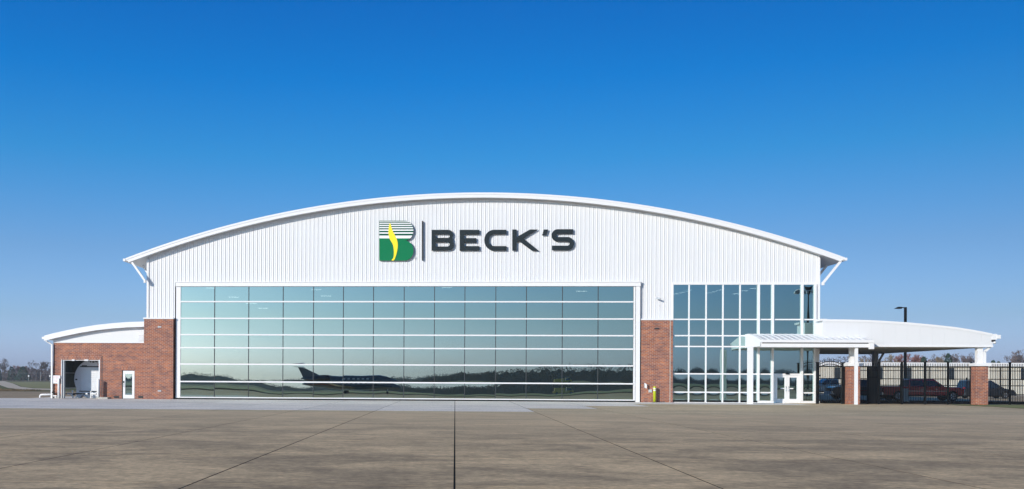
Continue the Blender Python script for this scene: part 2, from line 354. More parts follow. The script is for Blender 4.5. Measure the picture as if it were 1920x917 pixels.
# wall regions (x0,x1,z bottom)
zBrL = az(598, 300); zBrR = az(600, 1230)
xp1, xp2 = ax(273), ax(327.5)          # left pier
xq1, xq2 = ax(1201), ax(1260)          # right pier
zDoorTop = az(530, 760); zSF = az(531, 1400)
regs = [(XL, xp2, zBrL+.03), (xp2, ax(1200), zDoorTop), (ax(1200), xq2, zBrR+.03), (xq2, XR, zSF+.06)]
RIBP = [(0, 0), (.018, -.028), (.052, -.028), (.070, 0), (.15, 0), (.156, -.006), (.20, -.006), (.206, 0), (.3048, 0)]
PW = .9144
for (xa, xb, zb) in regs:
    k = math.floor(xa/PW)
    while k*PW < xb-.001:
        p0 = max(k*PW, xa); p1 = min((k+1)*PW, xb)
        if p1-p0 > .02:
            xs = []
            for r_ in range(3):
                for (dx, dy) in RIBP:
                    X = k*PW+r_*.3048+dx
                    if p0-1e-6 <= X <= p1+1e-6 and (not xs or X > xs[-1][0]+1e-5): xs.append((X, dy))
            if xs[0][0] > p0+1e-4: xs.insert(0, (p0, xs[0][1]))
            if xs[-1][0] < p1-1e-4: xs.append((p1, xs[-1][1]))
            v = []; f = []
            for (X, dy) in xs: v += [(X, dy, zb), (X, dy, arc(X, .36))]
            for i in range(len(xs)-1): f.append((2*i, 2*i+2, 2*i+3, 2*i+1))
            obj('wall_panel', v, f, WHITE, hang)
        k += 1
# side / back walls and interior
for nm, (x0, x1, y0, y1) in (('side_wall', (XL, XL+.25, .02, DEPTH)), ('side_wall', (XR-.25, XR, .02, DEPTH)), ('back_wall', (XL, XR, DEPTH-.25, DEPTH))):
    mb = MB()
    if nm == 'side_wall': mb.box(x0, x1, y0, y1, 0, arc(XL+.1, .52))
    else: mb.ext([(x0, 0), (x1, 0)]+[(x1-(x1-x0)*i/30, arc(x1-(x1-x0)*i/30, .5)) for i in range(31)], y0, y1)
    mb.build(nm, WHITE, hang)
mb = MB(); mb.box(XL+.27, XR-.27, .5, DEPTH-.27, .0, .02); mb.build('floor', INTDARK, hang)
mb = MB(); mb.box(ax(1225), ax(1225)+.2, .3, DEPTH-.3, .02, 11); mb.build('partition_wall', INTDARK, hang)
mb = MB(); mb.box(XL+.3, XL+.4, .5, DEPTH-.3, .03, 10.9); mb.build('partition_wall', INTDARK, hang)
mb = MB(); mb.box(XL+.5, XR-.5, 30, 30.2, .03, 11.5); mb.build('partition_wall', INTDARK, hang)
def lamp(px, py, Y, L=1.0):
    p = at(px, py, Y)
    t = MB().box(p.x-L/2, p.x+L/2, Y-.18, Y+.18, p.z, p.z+.10).build('ceiling_light', TRIM, hang)
    MB().box(p.x-L/2+.05, p.x+L/2-.05, Y-.15, Y+.15, p.z-.02, p.z-.001).build('lens', LED, t)
for px, py in ((394, 540), (438, 557), (471, 569), (493, 578), (593, 543), (611, 555), (838, 539), (1090, 546)): lamp(px, py, 16, 1.0)
for k in range(5):
    lamp(1268+k*6, 551-k*1.6, 9, .42); lamp(1330+k*6, 549-k*1.8, 9, .42)
lamp(1380, 551, 9, .6); lamp(1396, 545, 9, .5); lamp(1412, 541, 9, .5)
# brick piers
def pier_box(name, x0, x1, z1, y0=-.14, y1=.35, par=hang, m=None): return MB().box(x0, x1, y0, y1, -.03, z1).build(name, m or BRICK, par)
b1 = pier_box('brick_pier', xp1, xp2, zBrL-.03, y0=-.45)
MB().box(xp1-.05, xp2+.03, -.50, .1, zBrL-.028, zBrL+.07).build('cap_flashing', TRIM, b1)
b2 = pier_box('brick_pier', xq1, xq2, zBrR-.03, y0=-.25)
MB().box(xq1-.03, xq2+.02, -.30, .1, zBrR-.028, zBrR+.07).build('cap_flashing', TRIM, b2)
MB().box(xq2-.22, xq2-.17, -.256, -.249, 0, zBrR-.03).build('control_joint', CURB, b2)
MB().box(XL-.06, XL+.10, -.07, .2, zBrL+.07, arc(XL, .5)).build('corner_trim', TRIM, hang)
MB().box(XR-.14, XR+.01, -.07, .2, zSF+.06, arc(XR, .5)).build('corner_trim', TRIM, hang)
for px, py in ((299, 613), (299, 733)):
    p = at(px, py, -.45); MB().box(p.x-.13, p.x+.13, -.48, -.451, p.z-.05, p.z+.05).build('recessed_fixture', STEEL, b1)
p = at(1231, 616, -.25); MB().box(p.x-.16, p.x+.16, -.32, -.251, p.z-.04, p.z+.04).build('recessed_fixture', DGREY, b2)
p = at(1219, 733, -.25); MB().box(p.x-.12, p.x+.12, -.31, -.251, p.z-.11, p.z+.11).build('outlet_box', STEEL, b2)

# ---- big hangar door
YD = -.20
ex0, ex1 = ax(329.5, YD), ax(1199.5, YD)
gx = [ax(px, YD) for px in (338, 401.5, 465.5, 530, 587, 643, 699.5, 757, 814, 871, 929, 986.5, 1054, 1121, 1187.5)]
zr = [az(py, 760, YD) for py in (537.5, 565.8, 597.5, 628.5, 653.3, 684.3, 717.5, 747)]
zB = .10
dm = MB()
dm.box(ex0, gx[0], YD, YD+.25, zB, zr[0]+.02); dm.box(gx[-1], ax(1190.5, YD), YD, YD+.25, zB, zr[0]+.02)
dm.box(gx[0]-.001, gx[-1]+.001, YD+.003, YD+.24, zB+.002, zr[7])
door = dm.build('hangar_door', TRIM, hang)
MB().box(ax(1191.5, YD), ex1, YD-.04, YD+.30, .0, zr[0]+.02).build('door_guide', TRIM, door)
MB().box(ex0+.25, ex1-.35, YD-.035, YD-.002, zB+.01, zB+.085).build('bottom_rail', TRIM, door)
MB().box(ex0-.02, ex1+.02, YD-.10, .0, zr[0]+.022, zDoorTop-.01).build('header', TRIM, door)
MB().box(ex0-.04, ex1+.04, YD-.15, .0, zDoorTop-.009, zDoorTop+.055).build('header', TRIM, door)
MB().box(ex0-.09, ex0-.01, YD+.12, .05, 0, zDoorTop-.02).build('gap_shade', BLACK, door)  # black strip standing in for shade in the gap by the left pier
MB().box(ex0+.05, ex1-.1, YD+.05, YD+.2, .01, zB-.003).build('bottom_seal', BLACK, door)
for i in range(18):
    xx = ex0+1.2+i*(ex1-ex0-2.4)/17
    MB().box(xx-.5, xx+.5, YD+.0, YD+.04, .05, zB-.01).build('seal_flap', BLACK, door)
for i in range(1, 7):
    MB().box(gx[0], gx[-1], YD-.03, YD+.14, zr[i]-.048, zr[i]+.048).build('rail', TRIM, door)
for i in range(1, 14):
    for j in range(7):
        MB().box(gx[i]-.026, gx[i]+.026, YD+.03, YD+.12, zr[j+1]+.049, zr[j]-.049 if j else zr[j]).build('mullion', DGREY, door)
def lerp(x, pts):
    if x <= pts[0][0]: return pts[0][1]
    for (a, fa), (b, fb) in zip(pts, pts[1:]):
        if x <= b: t = (x-a)/(b-a); t = t*t*(3-2*t); return fa+(fb-fa)*t
    return pts[-1][1]
T7 = [(ax(340), 7), (ax(440), 9), (ax(550), 24), (ax(630), 21), (ax(740), 21), (ax(860), 26), (ax(1000), 25), (ax(1190), 12)]
T6 = [(ax(340), 5), (ax(520), 13), (ax(640), 13), (ax(760), 6), (ax(880), -3), (ax(1190), 2)]
def pane(x0, x1, z0, z1, y, m, par, sag=.0, tilt=lambda x: 0, n=8, seed=0, rip=0):
    v = []; f = []; zc = (z0+z1)/2
    a, b = random.uniform(0, 6), random.uniform(0, 6); tv, th = random.gauss(0, .00022), random.gauss(0, .0004); xc = (x0+x1)/2
    for j in range(n+1):
        for i in range(n+1):
            u = -1+2*i/n; q = -1+2*j/n; X = x0+(x1-x0)*i/n; Z = z0+(z1-z0)*j/n
            yy = y-sag*(1-u*u)*(1-q*q)+(Z-zc)*tilt(X)+(Z-zc)*tv+(X-xc)*th+rip*math.sin(X*2.3+a)*math.sin(Z*3.1+b)
            v.append((X, yy, Z))
    for j in range(n):
        for i in range(n): k = j*(n+1)+i; f.append((k, k+1, k+n+2, k+n+1))
    return obj('glass_pane', v, f, m, par, smooth=True)
for i in range(14):
    for j in range(7):
        tl = (lambda X: lerp(X, T7)/F/2) if j == 6 else ((lambda X: lerp(X, T6)/F/2) if j == 5 else (lambda X: 0))
        pane(gx[i]+(.027 if i else 0), gx[i+1]-.027, zr[j+1]+(.049 if j < 6 else 0), zr[j]-(.049 if j else 0), YD+.07, DGLASS, door,
             sag=random.uniform(-.0003, .0007), tilt=tl, rip=.00018)

# ---- storefront (curtain wall)
sx = [ax(px) for px in (1260.5, 1291, 1323, 1354.5, 1386.5, 1421, 1447.5, 1502.5, 1527)]
zs = [az(py, 1320) for py in (534, 599, 629.5, 649.8, 701, 735.5, 754)]
sf = MB(); sf.box(sx[0]-.02, XR+.01, -.10, .15, zs[0], zSF+.058)
sf = sf.build('storefront_frame', TRIM, hang)
MB().box(sx[0]-.02, sx[5], -.09, .12, -.01, zs[6]).build('sill', TRIM, sf)
MB().box(sx[5], XR, -.12, .12, -.01, .16).build('sill', TRIM, sf)
MB().box(sx[8]+.02, XR, -.03, .2, .16, zs[0]).build('corner_panel', TRIM, sf)
MB().box(XR-.14, XR+.0, -.09, .1, az(601, 1536), zs[0]).build('corner_trim', TRIM, sf)
for i, x in enumerate(sx):
    wd = .048 if i < 5 else .072
    if i == 0: wd = .04
    y0 = -.07 if i < 5 else -.17
    z0 = .161 if i >= 5 else zs[6]
    MB().box(x-wd, x+wd, y0, .08, z0, zs[0]-.002).build('mullion', TRIM, sf)
edoor_z = az(701, 1475)
for j in range(1, 6):
    for i in range(8):
        if i == 6 and j == 5: continue
        wd0 = .049 if i < 5 else .073
        wd1 = .049 if i+1 < 5 else .073
        MB().box(sx[i]+wd0+.001, sx[i+1]-wd1-.001, -.06, .07, zs[j]-.047, zs[j]+.047).build('rail', TRIM, sf)
for i in range(8):
    rows = 6
    for j in range(6):
        if i == 6 and j >= 4: continue
        w0 = .049 if i < 5 else .073; w1 = .049 if i+1 < 5 else .073
        zb_ = zs[j+1]+(.048 if j < 5 else (0 if i < 5 else .05))
        pane(sx[i]+w0, sx[i+1]-w1, max(zb_, .165), zs[j]-(.048 if j else 0), .0, SGLASS, sf, sag=.0026 if j >= 3 else .0016, tilt=lambda X: .0006, rip=.0004)
# entrance double door
def dleaf(x0, x1, hx):
    z0, z1 = .03, edoor_z-.10; fwid = .17
    mb = MB(); mb.box(x0, x0+fwid, -.10, -.02, z0, z1); mb.box(x1-fwid, x1, -.10, -.02, z0, z1)
    mb.box(x0+fwid, x1-fwid, -.10, -.02, z0, z0+.27); mb.box(x0+fwid, x1-fwid, -.10, -.02, z1-.17, z1)
    o = mb.build('entrance_door_leaf', TRIM, hang)
    pane(x0+fwid, x1-fwid, z0+.27, z1-.17, -.06, SGLASS, o, sag=.002)
    MB().box(x0+fwid+(.25 if hx > 0 else .02), x1-fwid-(.02 if hx > 0 else .25), -.095, -.066, 1.02, 1.10).build('push_bar', TRIM, o)
    hxp = x1-.09 if hx > 0 else x0+.09
    MB().tube([(hxp, -.10, .85), (hxp, -.17, .88), (hxp, -.17, 1.2), (hxp, -.10, 1.23)], .018).build('handle', CHROME, o)
xa, xb = sx[6]+.08, sx[7]-.08; xm = (xa+xb)/2
dleaf(xa+.10, xm-.004, 1); dleaf(xm+.004, xb-.10, -1)
dfm = MB(); dfm.box(xa, xa+.097, -.14, .06, .0, edoor_z); dfm.box(xb-.097, xb, -.14, .06, .0, edoor_z); dfm.box(xa+.098, xb-.098, -.14, .06, edoor_z-.096, edoor_z)
dfm.build('entrance_door_frame', TRIM, hang)
MB().box(xm-.13, xm+.13, -.22, -.141, edoor_z-.04, edoor_z+.04).build('door_sensor', BLACK, hang)

# ---- wall sign
sg = thing('wall_sign', 'green, white and yellow letter B emblem with charcoal raised BECK\'S lettering on the white gable', 'sign', (ax(893), -.2, az(451, 893)))
def curve_obj(name, loops, y, depth, m, parent):
    cu = bpy.data.curves.new(name, 'CURVE'); cu.dimensions = '2D'; cu.fill_mode = 'BOTH'; cu.extrude = depth/2
    for lp in loops:
        s = cu.splines.new('POLY'); s.points.add(len(lp)-1); s.use_cyclic_u = True
        for i, (px, py) in enumerate(lp):
            p = at(px, py, y); s.points[i].co = (p.x, p.z, 0, 1)
    tmp = bpy.data.objects.new('tmp', cu); COL.objects.link(tmp)
    me = bpy.data.meshes.new_from_object(tmp); bpy.data.objects.remove(tmp); bpy.data.curves.remove(cu)
    # curve local (x, z, d) -> world (x, y - d, z)
    for vv in me.vertices: a = vv.co.copy(); vv.co = (a.x, y+depth/2-a.z, a.y)
    me.name = name; me.materials.clear(); me.materials.append(m)
    me.flip_normals() if False else None
    o = bpy.data.objects.new(name, me); link(o); o.parent = parent; o.location = -WL.get(parent.name, Vector((0, 0, 0))); WL[o.name] = Vector((0, 0, 0))
    return o
def Z1(pts): return [(700+x/9.17, 400+y/9.17) for x, y in pts]
def Z2(pts): return [(890+x/9.17, 400+y/9.17) for x, y in pts]
def earc(cx, cy, rx, ry, a0, a1, n=12): return [(cx+rx*math.cos(math.radians(a0+(a1-a0)*i/n)), cy+ry*math.sin(math.radians(a0+(a1-a0)*i/n))) for i in range(n+1)]
up_arc = earc(540, 298, 150, 170, -90, 62, 16)
lo_arc = earc(540, 640, 150, 172, -62, 90, 16)
body = [(102, 128)]+up_arc+[(560, 463)]+lo_arc+[(102, 812)]
emb = curve_obj('emblem', [Z1(body)], -.215, .08, GREEN, sg)
emb2 = curve_obj('emblem_return', [Z1(body)], -.134, .09, DGREY, sg)
def xright(y):
    c = max(-1, min(1, (y-298)/170)); return 540+150*math.sqrt(max(0, 1-c*c))
wy = [(140, 155), (167, 185), (199, 220), (236, 258), (277, 302), (326, 352), (381, 430)]
for a, b in wy:
    a += 2; b -= (2 if b < 400 else 0)
    n = 8; rts = [(xright(a+(b-a)*i/n)-1, a+(b-a)*i/n) for i in range(n+1)]
    curve_obj('stripe', [Z1([(104, a)]+rts+[(104, b)])], -.224, .004, STRIPE_W, emb)
curve_obj('top_band', [Z1([(104, 130)]+[(xright(130+i*2)-1, 130+i*2) for i in range(5)]+[(104, 138)])], -.226, .004, DKGREEN, emb)
fl = [(285, 155), (300, 195), (320, 270), (345, 330), (385, 400), (412, 470), (422, 540), (415, 620), (395, 710), (370, 780), (355, 812), (315, 812), (312, 803), (345, 770), (355, 700), (350, 600), (335, 530), (305, 480), (275, 430), (262, 370), (258, 300), (268, 220)]
def smooth_loop(p, it=2):
    for _ in range(it):
        q = []
        for i in range(len(p)):
            a = p[i]; b = p[(i+1) % len(p)]; q += [(a[0]*.75+b[0]*.25, a[1]*.75+b[1]*.25), (a[0]*.25+b[0]*.75, a[1]*.25+b[1]*.75)]
        p = q
    return p
curve_obj('flame', [Z1(smooth_loop(fl, 1))], -.236, .009, YELLOW, emb)
curve_obj('stripe_field', [Z1([(104, 130)]+[(xright(130+i*15)-1, 130+i*15) for i in range(21)]+[(104, 430)])], -.2195, .004, DKGREEN, emb)
curve_obj('divider_bar', [Z1([(836, 128), (853, 132), (853, 812), (836, 808)])], -.20, .17, BLACK, sg)
LY, LDp = -.185, .09
def stroke(path, wd):
    n = len(path); L_, R_ = [], []
    for i, (x, y) in enumerate(path):
        a = path[max(0, i-1)]; b = path[min(n-1, i+1)]; dx, dy = b[0]-a[0], b[1]-a[1]; d = math.hypot(dx, dy); nx, ny = -dy/d*wd/2, dx/d*wd/2
        L_.append((x+nx, y+ny)); R_.append((x-nx, y-ny))
    return L_+R_[::-1]
Bo = [(1000, 284), (1270, 284)]+earc(1290, 372, 84, 88, -85, 35, 10)+[(1372, 452)]+earc(1290, 545, 98, 95, -30, 90, 10)+[(1000, 640)]
def hole(x0, x1, y0, y1): r = (y1-y0)/2; return [(x0, y0)]+earc(x1-r, (y0+y1)/2, r, r, -90, 90, 8)+[(x0, y1)]
curve_obj('letter', [Z1(Bo), Z1(hole(1072, 1312, 360, 422)), Z1(hole(1072, 1312, 495, 570))], LY, LDp, LETTER, sg)
curve_obj('letter', [Z1([(1484, 284), (1825, 284), (1825, 362), (1562, 362), (1562, 426), (1770, 426), (1770, 503), (1562, 503), (1562, 563), (1825, 563), (1825, 641), (1484, 641)])], LY, LDp, LETTER, sg)
cpath = [(548, 322)]+earc(335, 462, 131, 140, -90, -270, 20)+[(548, 602)]
cpath = [(548, 322)]+[(x, y) for x, y in earc(335, 462, 131, 140, -90, -270, 20)]+[(548, 602)]
curve_obj('letter', [Z2(stroke(cpath, 78))], LY, LDp, LETTER, sg)
curve_obj('letter', [Z2([(648, 278), (722, 278), (722, 404), (750, 392), (950, 278), (1088, 278), (838, 432), (1103, 646), (985, 641), (770, 482), (750, 480), (722, 496), (722, 641), (648, 641)])], LY, LDp, LETTER, sg)
curve_obj('apostrophe', [Z2([(1190, 278), (1264, 278), (1230, 378), (1158, 378)])], LY, LDp, LETTER, sg)
spath = [(1695, 312), (1560, 312)]+earc(1430, 379, 68, 67, -90, -270, 14)+[(1500, 446)]+earc(1596, 520, 76, 74, -90, 90, 14)+[(1330, 594)]
curve_obj('letter', [Z2(stroke(spath, 78))], LY, LDp, LETTER, sg)
rg = at(779, 484, -.06)
rr = MB(); N_ = 16
rv = [(rg.x+.085*k*math.cos(2*PI*i/N_), -.062, rg.z+.085*k*math.sin(2*PI*i/N_)) for k in (1, .8) for i in range(N_)]
rr.add(rv, [(i, (i+1) % N_, (i+1) % N_+N_, i+N_) for i in range(N_)]); 
rr.box(rg.x-.03, rg.x-.015, -.066, -.06, rg.z-.04, rg.z+.04); rr.box(rg.x-.013, rg.x+.02, -.066, -.06, rg.z+.01, rg.z+.04); rr.bar((rg.x-.01, -.063, rg.z+.01), (rg.x+.025, -.063, rg.z-.04), .014, .006)
rr.build('registered_mark', STEEL, sg)

# wall fittings
p = at(1233, 560, 0)
t = thing('security_camera', 'small white security camera high on the white wall above the right brick pier', 'camera', (p.x, -.05, p.z))
MB().tube([(p.x-.12, 0, p.z+.12), (p.x-.06, -.25, p.z+.05)], .03).build('bracket', TRIM, t)
MB().tube([(p.x-.16, -.22, p.z+.03), (p.x+.10, -.42, p.z-.05)], .065, 10).build('camera_body', STEEL, t)
p = at(1210.5, 723, -.25)
t = thing('wall_light', 'grey wall lamp low on the right brick pier beside the hangar door', 'lamp', (p.x, -.25, p.z))
MB().box(p.x-.10, p.x+.02, -.33, -.251, p.z-.16, p.z+.16).build('back_plate', STEEL, t)
MB().tube([(p.x-.06, -.29, p.z+.14), (p.x+.0, -.49, p.z+.06), (p.x+.0, -.51, p.z-.2)], [.05, .07, .05], 10).build('lamp_head', TRIM, t)
# yellow bollard
bx, bz = ax(1227.5, -.6), az(724.5, 1227.5, -.6)
t = thing('bollard', 'tall fluorescent yellow bollard in front of the right brick pier', 'bollard', (bx, -.6, 0))
bp_ = MB().tube([(bx, -.6, 0), (bx, -.6, bz-.05), (bx, -.6, bz-.01), (bx, -.6, bz)], [.10, .10, .085, .03], 16).build('post', BOLLARD, t, True)
for dz in (.17, .30): MB().tube([(bx, -.6, bz-dz-.035), (bx, -.6, bz-dz+.035)], .104, 16).build('reflective_band', LAMPW, t)
MB().tube([(bx, -.6, .0), (bx, -.6, .03)], .2, 16).build('base_plate', DGREY, t)
for dx in (.42, .62, .72):
    q = thing('tie_down_cleat', 'small dark ground fitting between the yellow bollard and the storefront', 'fitting', (bx+dx, -.35, 0), group='dark ground fittings beside the yellow bollard') if False else None
mbq = MB().box(bx+.40, bx+.52, -.52, -.40, 0, .05); mbq.box(bx+.62, bx+.76, -.50, -.42, 0, .06)
tag(mbq.build('ground_cleat', DGREY), 'small dark metal cleat on the ground right of the yellow bollard', 'cleat')

# ================================================================ ENTRANCE CANOPY
YC = -3.7
cx0 = ax(1426.5, YC); cx1 = ax(1636, YC)
zct, zcf, zcm, zcb = az(627.5, 1400, 0), az(638, 1500, YC), az(642.3, 1500, YC), az(651, 1500, YC)
ec = thing('entrance_canopy', 'white ribbed curved canopy over the glass entrance doors', 'canopy', (cx0, YC, 0))
n = 12; prof = [(YC+(0-YC)*i/n, zcf+(zct-zcf)*math.sin(PI/2*i/n)) for i in range(n+1)]
def ycurve(x0, x1, prof, zlow=None, th=.05):
    v = []; f = []; m_ = len(prof)
    for X in (x0, x1):
        for (y, z) in prof: v.append((X, y, z))
        for (y, z) in prof: v.append((X, y, (z-th) if zlow is None else zlow))
    k = 2*m_
    for i in range(m_-1):
        f += [(i, i+1, k+i+1, k+i), (m_+i, k+m_+i, k+m_+i+1, m_+i+1), (i, m_+i, m_+i+1, i+1), (k+i, k+i+1, k+m_+i+1, k+m_+i)]
    f += [(0, k, k+m_, m_), (m_-1, 2*m_-1, k+2*m_-1, k+m_-1)]
    return v, f
v, f = ycurve(cx0+.02, cx1-.02, prof); er = obj('roof', v, f, WHITE, ec)
x = cx0+.15
while x < cx1-.1:
    v, f = ycurve(x-.03, x+.03, [(y, z+.055) for y, z in prof], th=.055); obj('roof_seam', v, f, WHITE, ec); x += .43
for xx in (cx0, cx1-.09):
    v, f = ycurve(xx-.01, xx+.08, [(y, z+.02) for y, z in prof], zlow=zcb+.06); obj('end_panel', v, f, TRIM, ec)
MB().box(cx0-.03, cx1+.03, YC-.14, YC, zcm, zcf+.02).build('gutter', TRIM, ec)
MB().box(cx0-.01, cx1-.02, YC-.03, YC+.1, zcb, zcm-.07).build('fascia', TRIM, ec)
MB().box(cx0-.01, cx1-.02, YC+.01, YC+.08, zcm-.07, zcm).build('fascia', DGREY, ec)
MB().box(cx1-.28, cx1+.06, YC-.10, YC+.0, zcb-.12, zcm).build('end_bracket', TRIM, ec)
MB().box(cx0+.1, cx1-.1, YC+.1, -.11, zcb+.05, zcb+.10).build('soffit', SOFFIT, ec)
for pa, pb in ((1402.3, 1411.3), (1602.3, 1607.5)):
    x0, x1 = ax(pa, YC+.2, 740), ax(pb, YC+.2, 740)
    MB().box(x0, x1, YC+.1, YC+.1+(x1-x0), 0, zcb+.05).build('column', TRIM, ec)

# ================================================================ CARPORT CANOPY
YK = -2.6; KD = 20
kc = thing('carport', 'wide white canopy with curved top on brick piers right of the hangar', 'carport', (ax(1700, YK), YK, 0))
topk = [at(px, py, YK) for px, py in ((1543, 599.5), (1552, 599), (1590, 599.4), (1630, 600.5), (1665, 602.3), (1700, 604.6), (1745, 608.6), (1790, 613.4), (1825, 618.8), (1860, 625.6))]
kb = az(649.6, 1750, YK)
xk0, xk1 = topk[0].x, ax(1861, YK)
outl = [(xk0, kb), (xk1, kb), (xk1, topk[-1].z-.48)]+[(xk1+.0, topk[-1].z-.42)]
xkm = XR+.05
def topz(X):
    for a, b in zip(topk, topk[1:]):
        if X <= b.x: return a.z+(b.z-a.z)*max(0, (X-a.x))/(b.x-a.x)
    return topk[-1].z
poly = [(xkm, kb), (xk1, kb)]+[(p.x, p.z) for p in topk[::-1] if p.x > xkm+.05]+[(xkm, topz(xkm))]
mb = MB().ext([(x, z-.02 if z > kb+.1 else z) for x, z in poly], YK+.06, YK+KD); kr = mb.build('roof', WHITE, kc)
# fascia panels
def topz(X):
    for a, b in zip(topk, topk[1:]):
        if X <= b.x: return a.z+(b.z-a.z)*max(0, (X-a.x))/(b.x-a.x)
    return topk[-1].z
x = xk0; k = 0
while x < xk1-.05:
    x2 = min(x+.83, xk1); g = .004 if x2 < xk1 else 0
    MB().ext([(x, kb+.08), (x2-g, kb+.08), (x2-g, topz(x2)-.15), (x, topz(x)-.15)], YK, YK+.058).build('fascia_panel', WHITE, kc); x = x2; k += 1
MB().box(xk0, xk1+.02, YK-.025, YK+.05, kb-.04, kb+.08).build('fascia_trim', TRIM, kc)
v = []; 
for p in topk: v += [(p.x, YK-.03, p.z-.15), (p.x, YK-.03, p.z+.01), (p.x, YK+.05, p.z+.01)]
f = []
for i in range(len(topk)-1): f += [(3*i, 3*i+3, 3*i+4, 3*i+1), (3*i+1, 3*i+4, 3*i+5, 3*i+2)]
obj('fascia_trim', v, f, TRIM, kc)
pt = at(1876, 628, YK)
MB().box(xk1-.05, xk1+.28, YK-.02, YK+KD, topk[-1].z-.42, topk[-1].z-.02).build('eave', TRIM, kc)
MB().box(xk1+.28, pt.x, YK-.04, YK+KD, pt.z-.26, pt.z).build('gutter', TRIM, kc)
mb = MB()
for i in range(34): mb.box(xkm+.05, xk1-.05, YK+.3+i*.58, YK+.36+i*.58, kb-.05, kb-.001)
mb.build('soffit_rib', SOFFIT, kc)
MB().ext([(xk0, kb+.0), (xkm-.003, kb+.0), (xkm-.003, topz(xkm)-.02), (xk0, topz(xk0)-.02)], YK+.06, -.95).build('end_box', TRIM, kc)
MB().box(ax(1537, YK), ax(1550, YK), YK-.02, YK+1, topk[0].z-.08, topk[0].z+.06).build('flashing', TRIM, kc)
for (pa, pb, pc, label) in ((1591.5, 1613, 1595, 1), (1829.5, 1852, 1833, 2)):
    x0, x1 = ax(pa, YK, 740), ax(pb, YK, 740); zt = az(686.5, pb, YK); wd = x1-x0
    pr = MB().box(x0, x1, YK-.05, YK-.05+wd, -.03, zt).build('brick_pier', BRICK, kc)
    MB().box(x0-.12, x1+.12, YK-.17, YK+.07+wd, zt+.002, zt+.2).build('cap', TRIM, pr)
    xc = ax(pc, YK+.2, 660)
    MB().box(xc, xc+.36, YK+.2, YK+.56, zt+.2, kb-.001).build('column', TRIM, pr)
for xx, yy in ((ax(1640.5, 8), 8),):
    MB().box(xx-.18, xx+.18, yy-.18, yy+.18, 0, kb-.05).build('column', STEEL, kc)
def downspout(x, y, pts, par): return MB().tube(pts, .065, 6).build('downspout', TRIM, par)
zt = az(686.5, 1850, YK); xd = ax(1849, YK, 670)
MB().bar((xd, YK+.2, zt+.2), (xd, YK+.2, az(659, 1849, YK)), .15, .15).build('downspout', TRIM, kc)
MB().bar((xd, YK+.2, az(659.5, 1849, YK)), (ax(1859, YK), YK+.2, az(650, 1858, YK)), .15, .15).build('downspout', TRIM, kc)
xd = ax(1649, 6)
MB().bar((xd, 6, 0), (xd, 6, az(675, 1649, 6)), .13, .13).build('downspout', STEEL, kc)
MB().bar((xd, 6, az(675, 1649, 6)), (ax(1656, 6), 6, az(663, 1656, 6)), .13, .13).build('downspout', STEEL, kc)
MB().bar((ax(1656, 6), 6, az(663, 1656, 6)), (ax(1649, 6), 6, kb-.1), .13, .13).build('downspout', STEEL, kc)
p = at(1865, 641, YK)
t = thing('security_camera', 'small dark and white dome camera hanging under the right eave of the carport', 'camera', (p.x, YK, p.z))
MB().box(p.x-.22, p.x+.06, YK+.0, YK+.15, p.z+.0, p.z+.14).build('bracket', DGREY, t)
MB().tube([(p.x+.02, YK+.05, p.z+.02), (p.x+.02, YK+.05, p.z-.08), (p.x+.02, YK+.05, p.z-.14)], [.1, .1, .03], 12).build('camera_dome', LAMPW, t)

# ================================================================ FENCE and gate
YG = -1.9
fe = thing('security_fence', 'black metal picket fence running from the gate past both brick piers', 'fence', (ax(1700, YG), YG, 0))
zf = az(681.5, 1740, YG); zrl = (az(688.5, 1740, YG), az(695, 1740, YG), .16)
def fence_run(x0, x1, posts, fe=fe):
    for z in zrl: MB().box(x0, x1, YG-.02, YG+.02, z-.025, z+.025).build('rail', BLACK, fe)
    for px in posts: MB().box(px-.06, px+.06, YG-.06, YG+.06, 0, zf+.06).build('post', BLACK, fe); MB().box(px-.075, px+.075, YG-.075, YG+.075, zf+.06, zf+.11).build('post_cap', BLACK, fe)
    x = x0+.06
    pick = None
    while x < x1:
        if all(abs(x-px) > .08 for px in posts):
            if pick is None:
                pick = MB().box(-.015, .015, -.015, .015, .06, zf).build('picket', BLACK, fe, local=True); pick.location = (x-fe.location.x, YG-.032-fe.location.y, 0)
            else:
                c = pick.copy(); link(c); c.location = (x-fe.location.x, YG-.032-fe.location.y, 0)
        x += .115
fence_run(ax(1614, YG), ax(1826, YG), [ax(q, YG) for q in (1647.5, 1691, 1734.5, 1777.5, 1821)])
fence_run(ax(1855, YG), ax(1990, YG), [ax(q, YG) for q in (1893.5, 1937, 1980)])
# gate
gate = thing('gate', 'black arched-top metal picket gate between the glass entrance and the left brick pier', 'gate', (ax(1556, YG), YG, 0))
g0, g1 = ax(1533, YG), ax(1580.5, YG)
for px in (g0, g1): MB().box(px-.10, px+.10, YG-.08, YG+.08, 0, az(680.5, 1535, YG)).build('post', BLACK, gate); MB().box(px-.12, px+.12, YG-.1, YG+.1, az(680.5, 1535, YG), az(679, 1535, YG)).build('post_cap', BLACK, gate)
za = az(685, 1535, YG); zt = az(677.5, 1556, YG)
def garc(x, dz=0): u = (x-(g0+g1)/2)/((g1-g0)/2); return za+(zt-za)*(1-u*u)+dz
for dz in (0, -.20):
    pts = [(g0+.1+(g1-g0-.2)*i/14, YG, garc(g0+.1+(g1-g0-.2)*i/14, dz-.0)) for i in range(15)]
    MB().tube(pts, .028, 6).build('arched_rail', BLACK, gate)
for z in (az(687.2, 1556, YG), .22, 1.45): MB().box(g0+.1, g1-.1, YG-.02, YG+.02, z-.022, z+.022).build('rail', BLACK, gate)
x = g0+.19
while x < g1-.1:
    MB().box(x-.013, x+.013, YG-.045, YG-.021, .08, garc(x)+.20).build('picket', BLACK, gate); x += .125
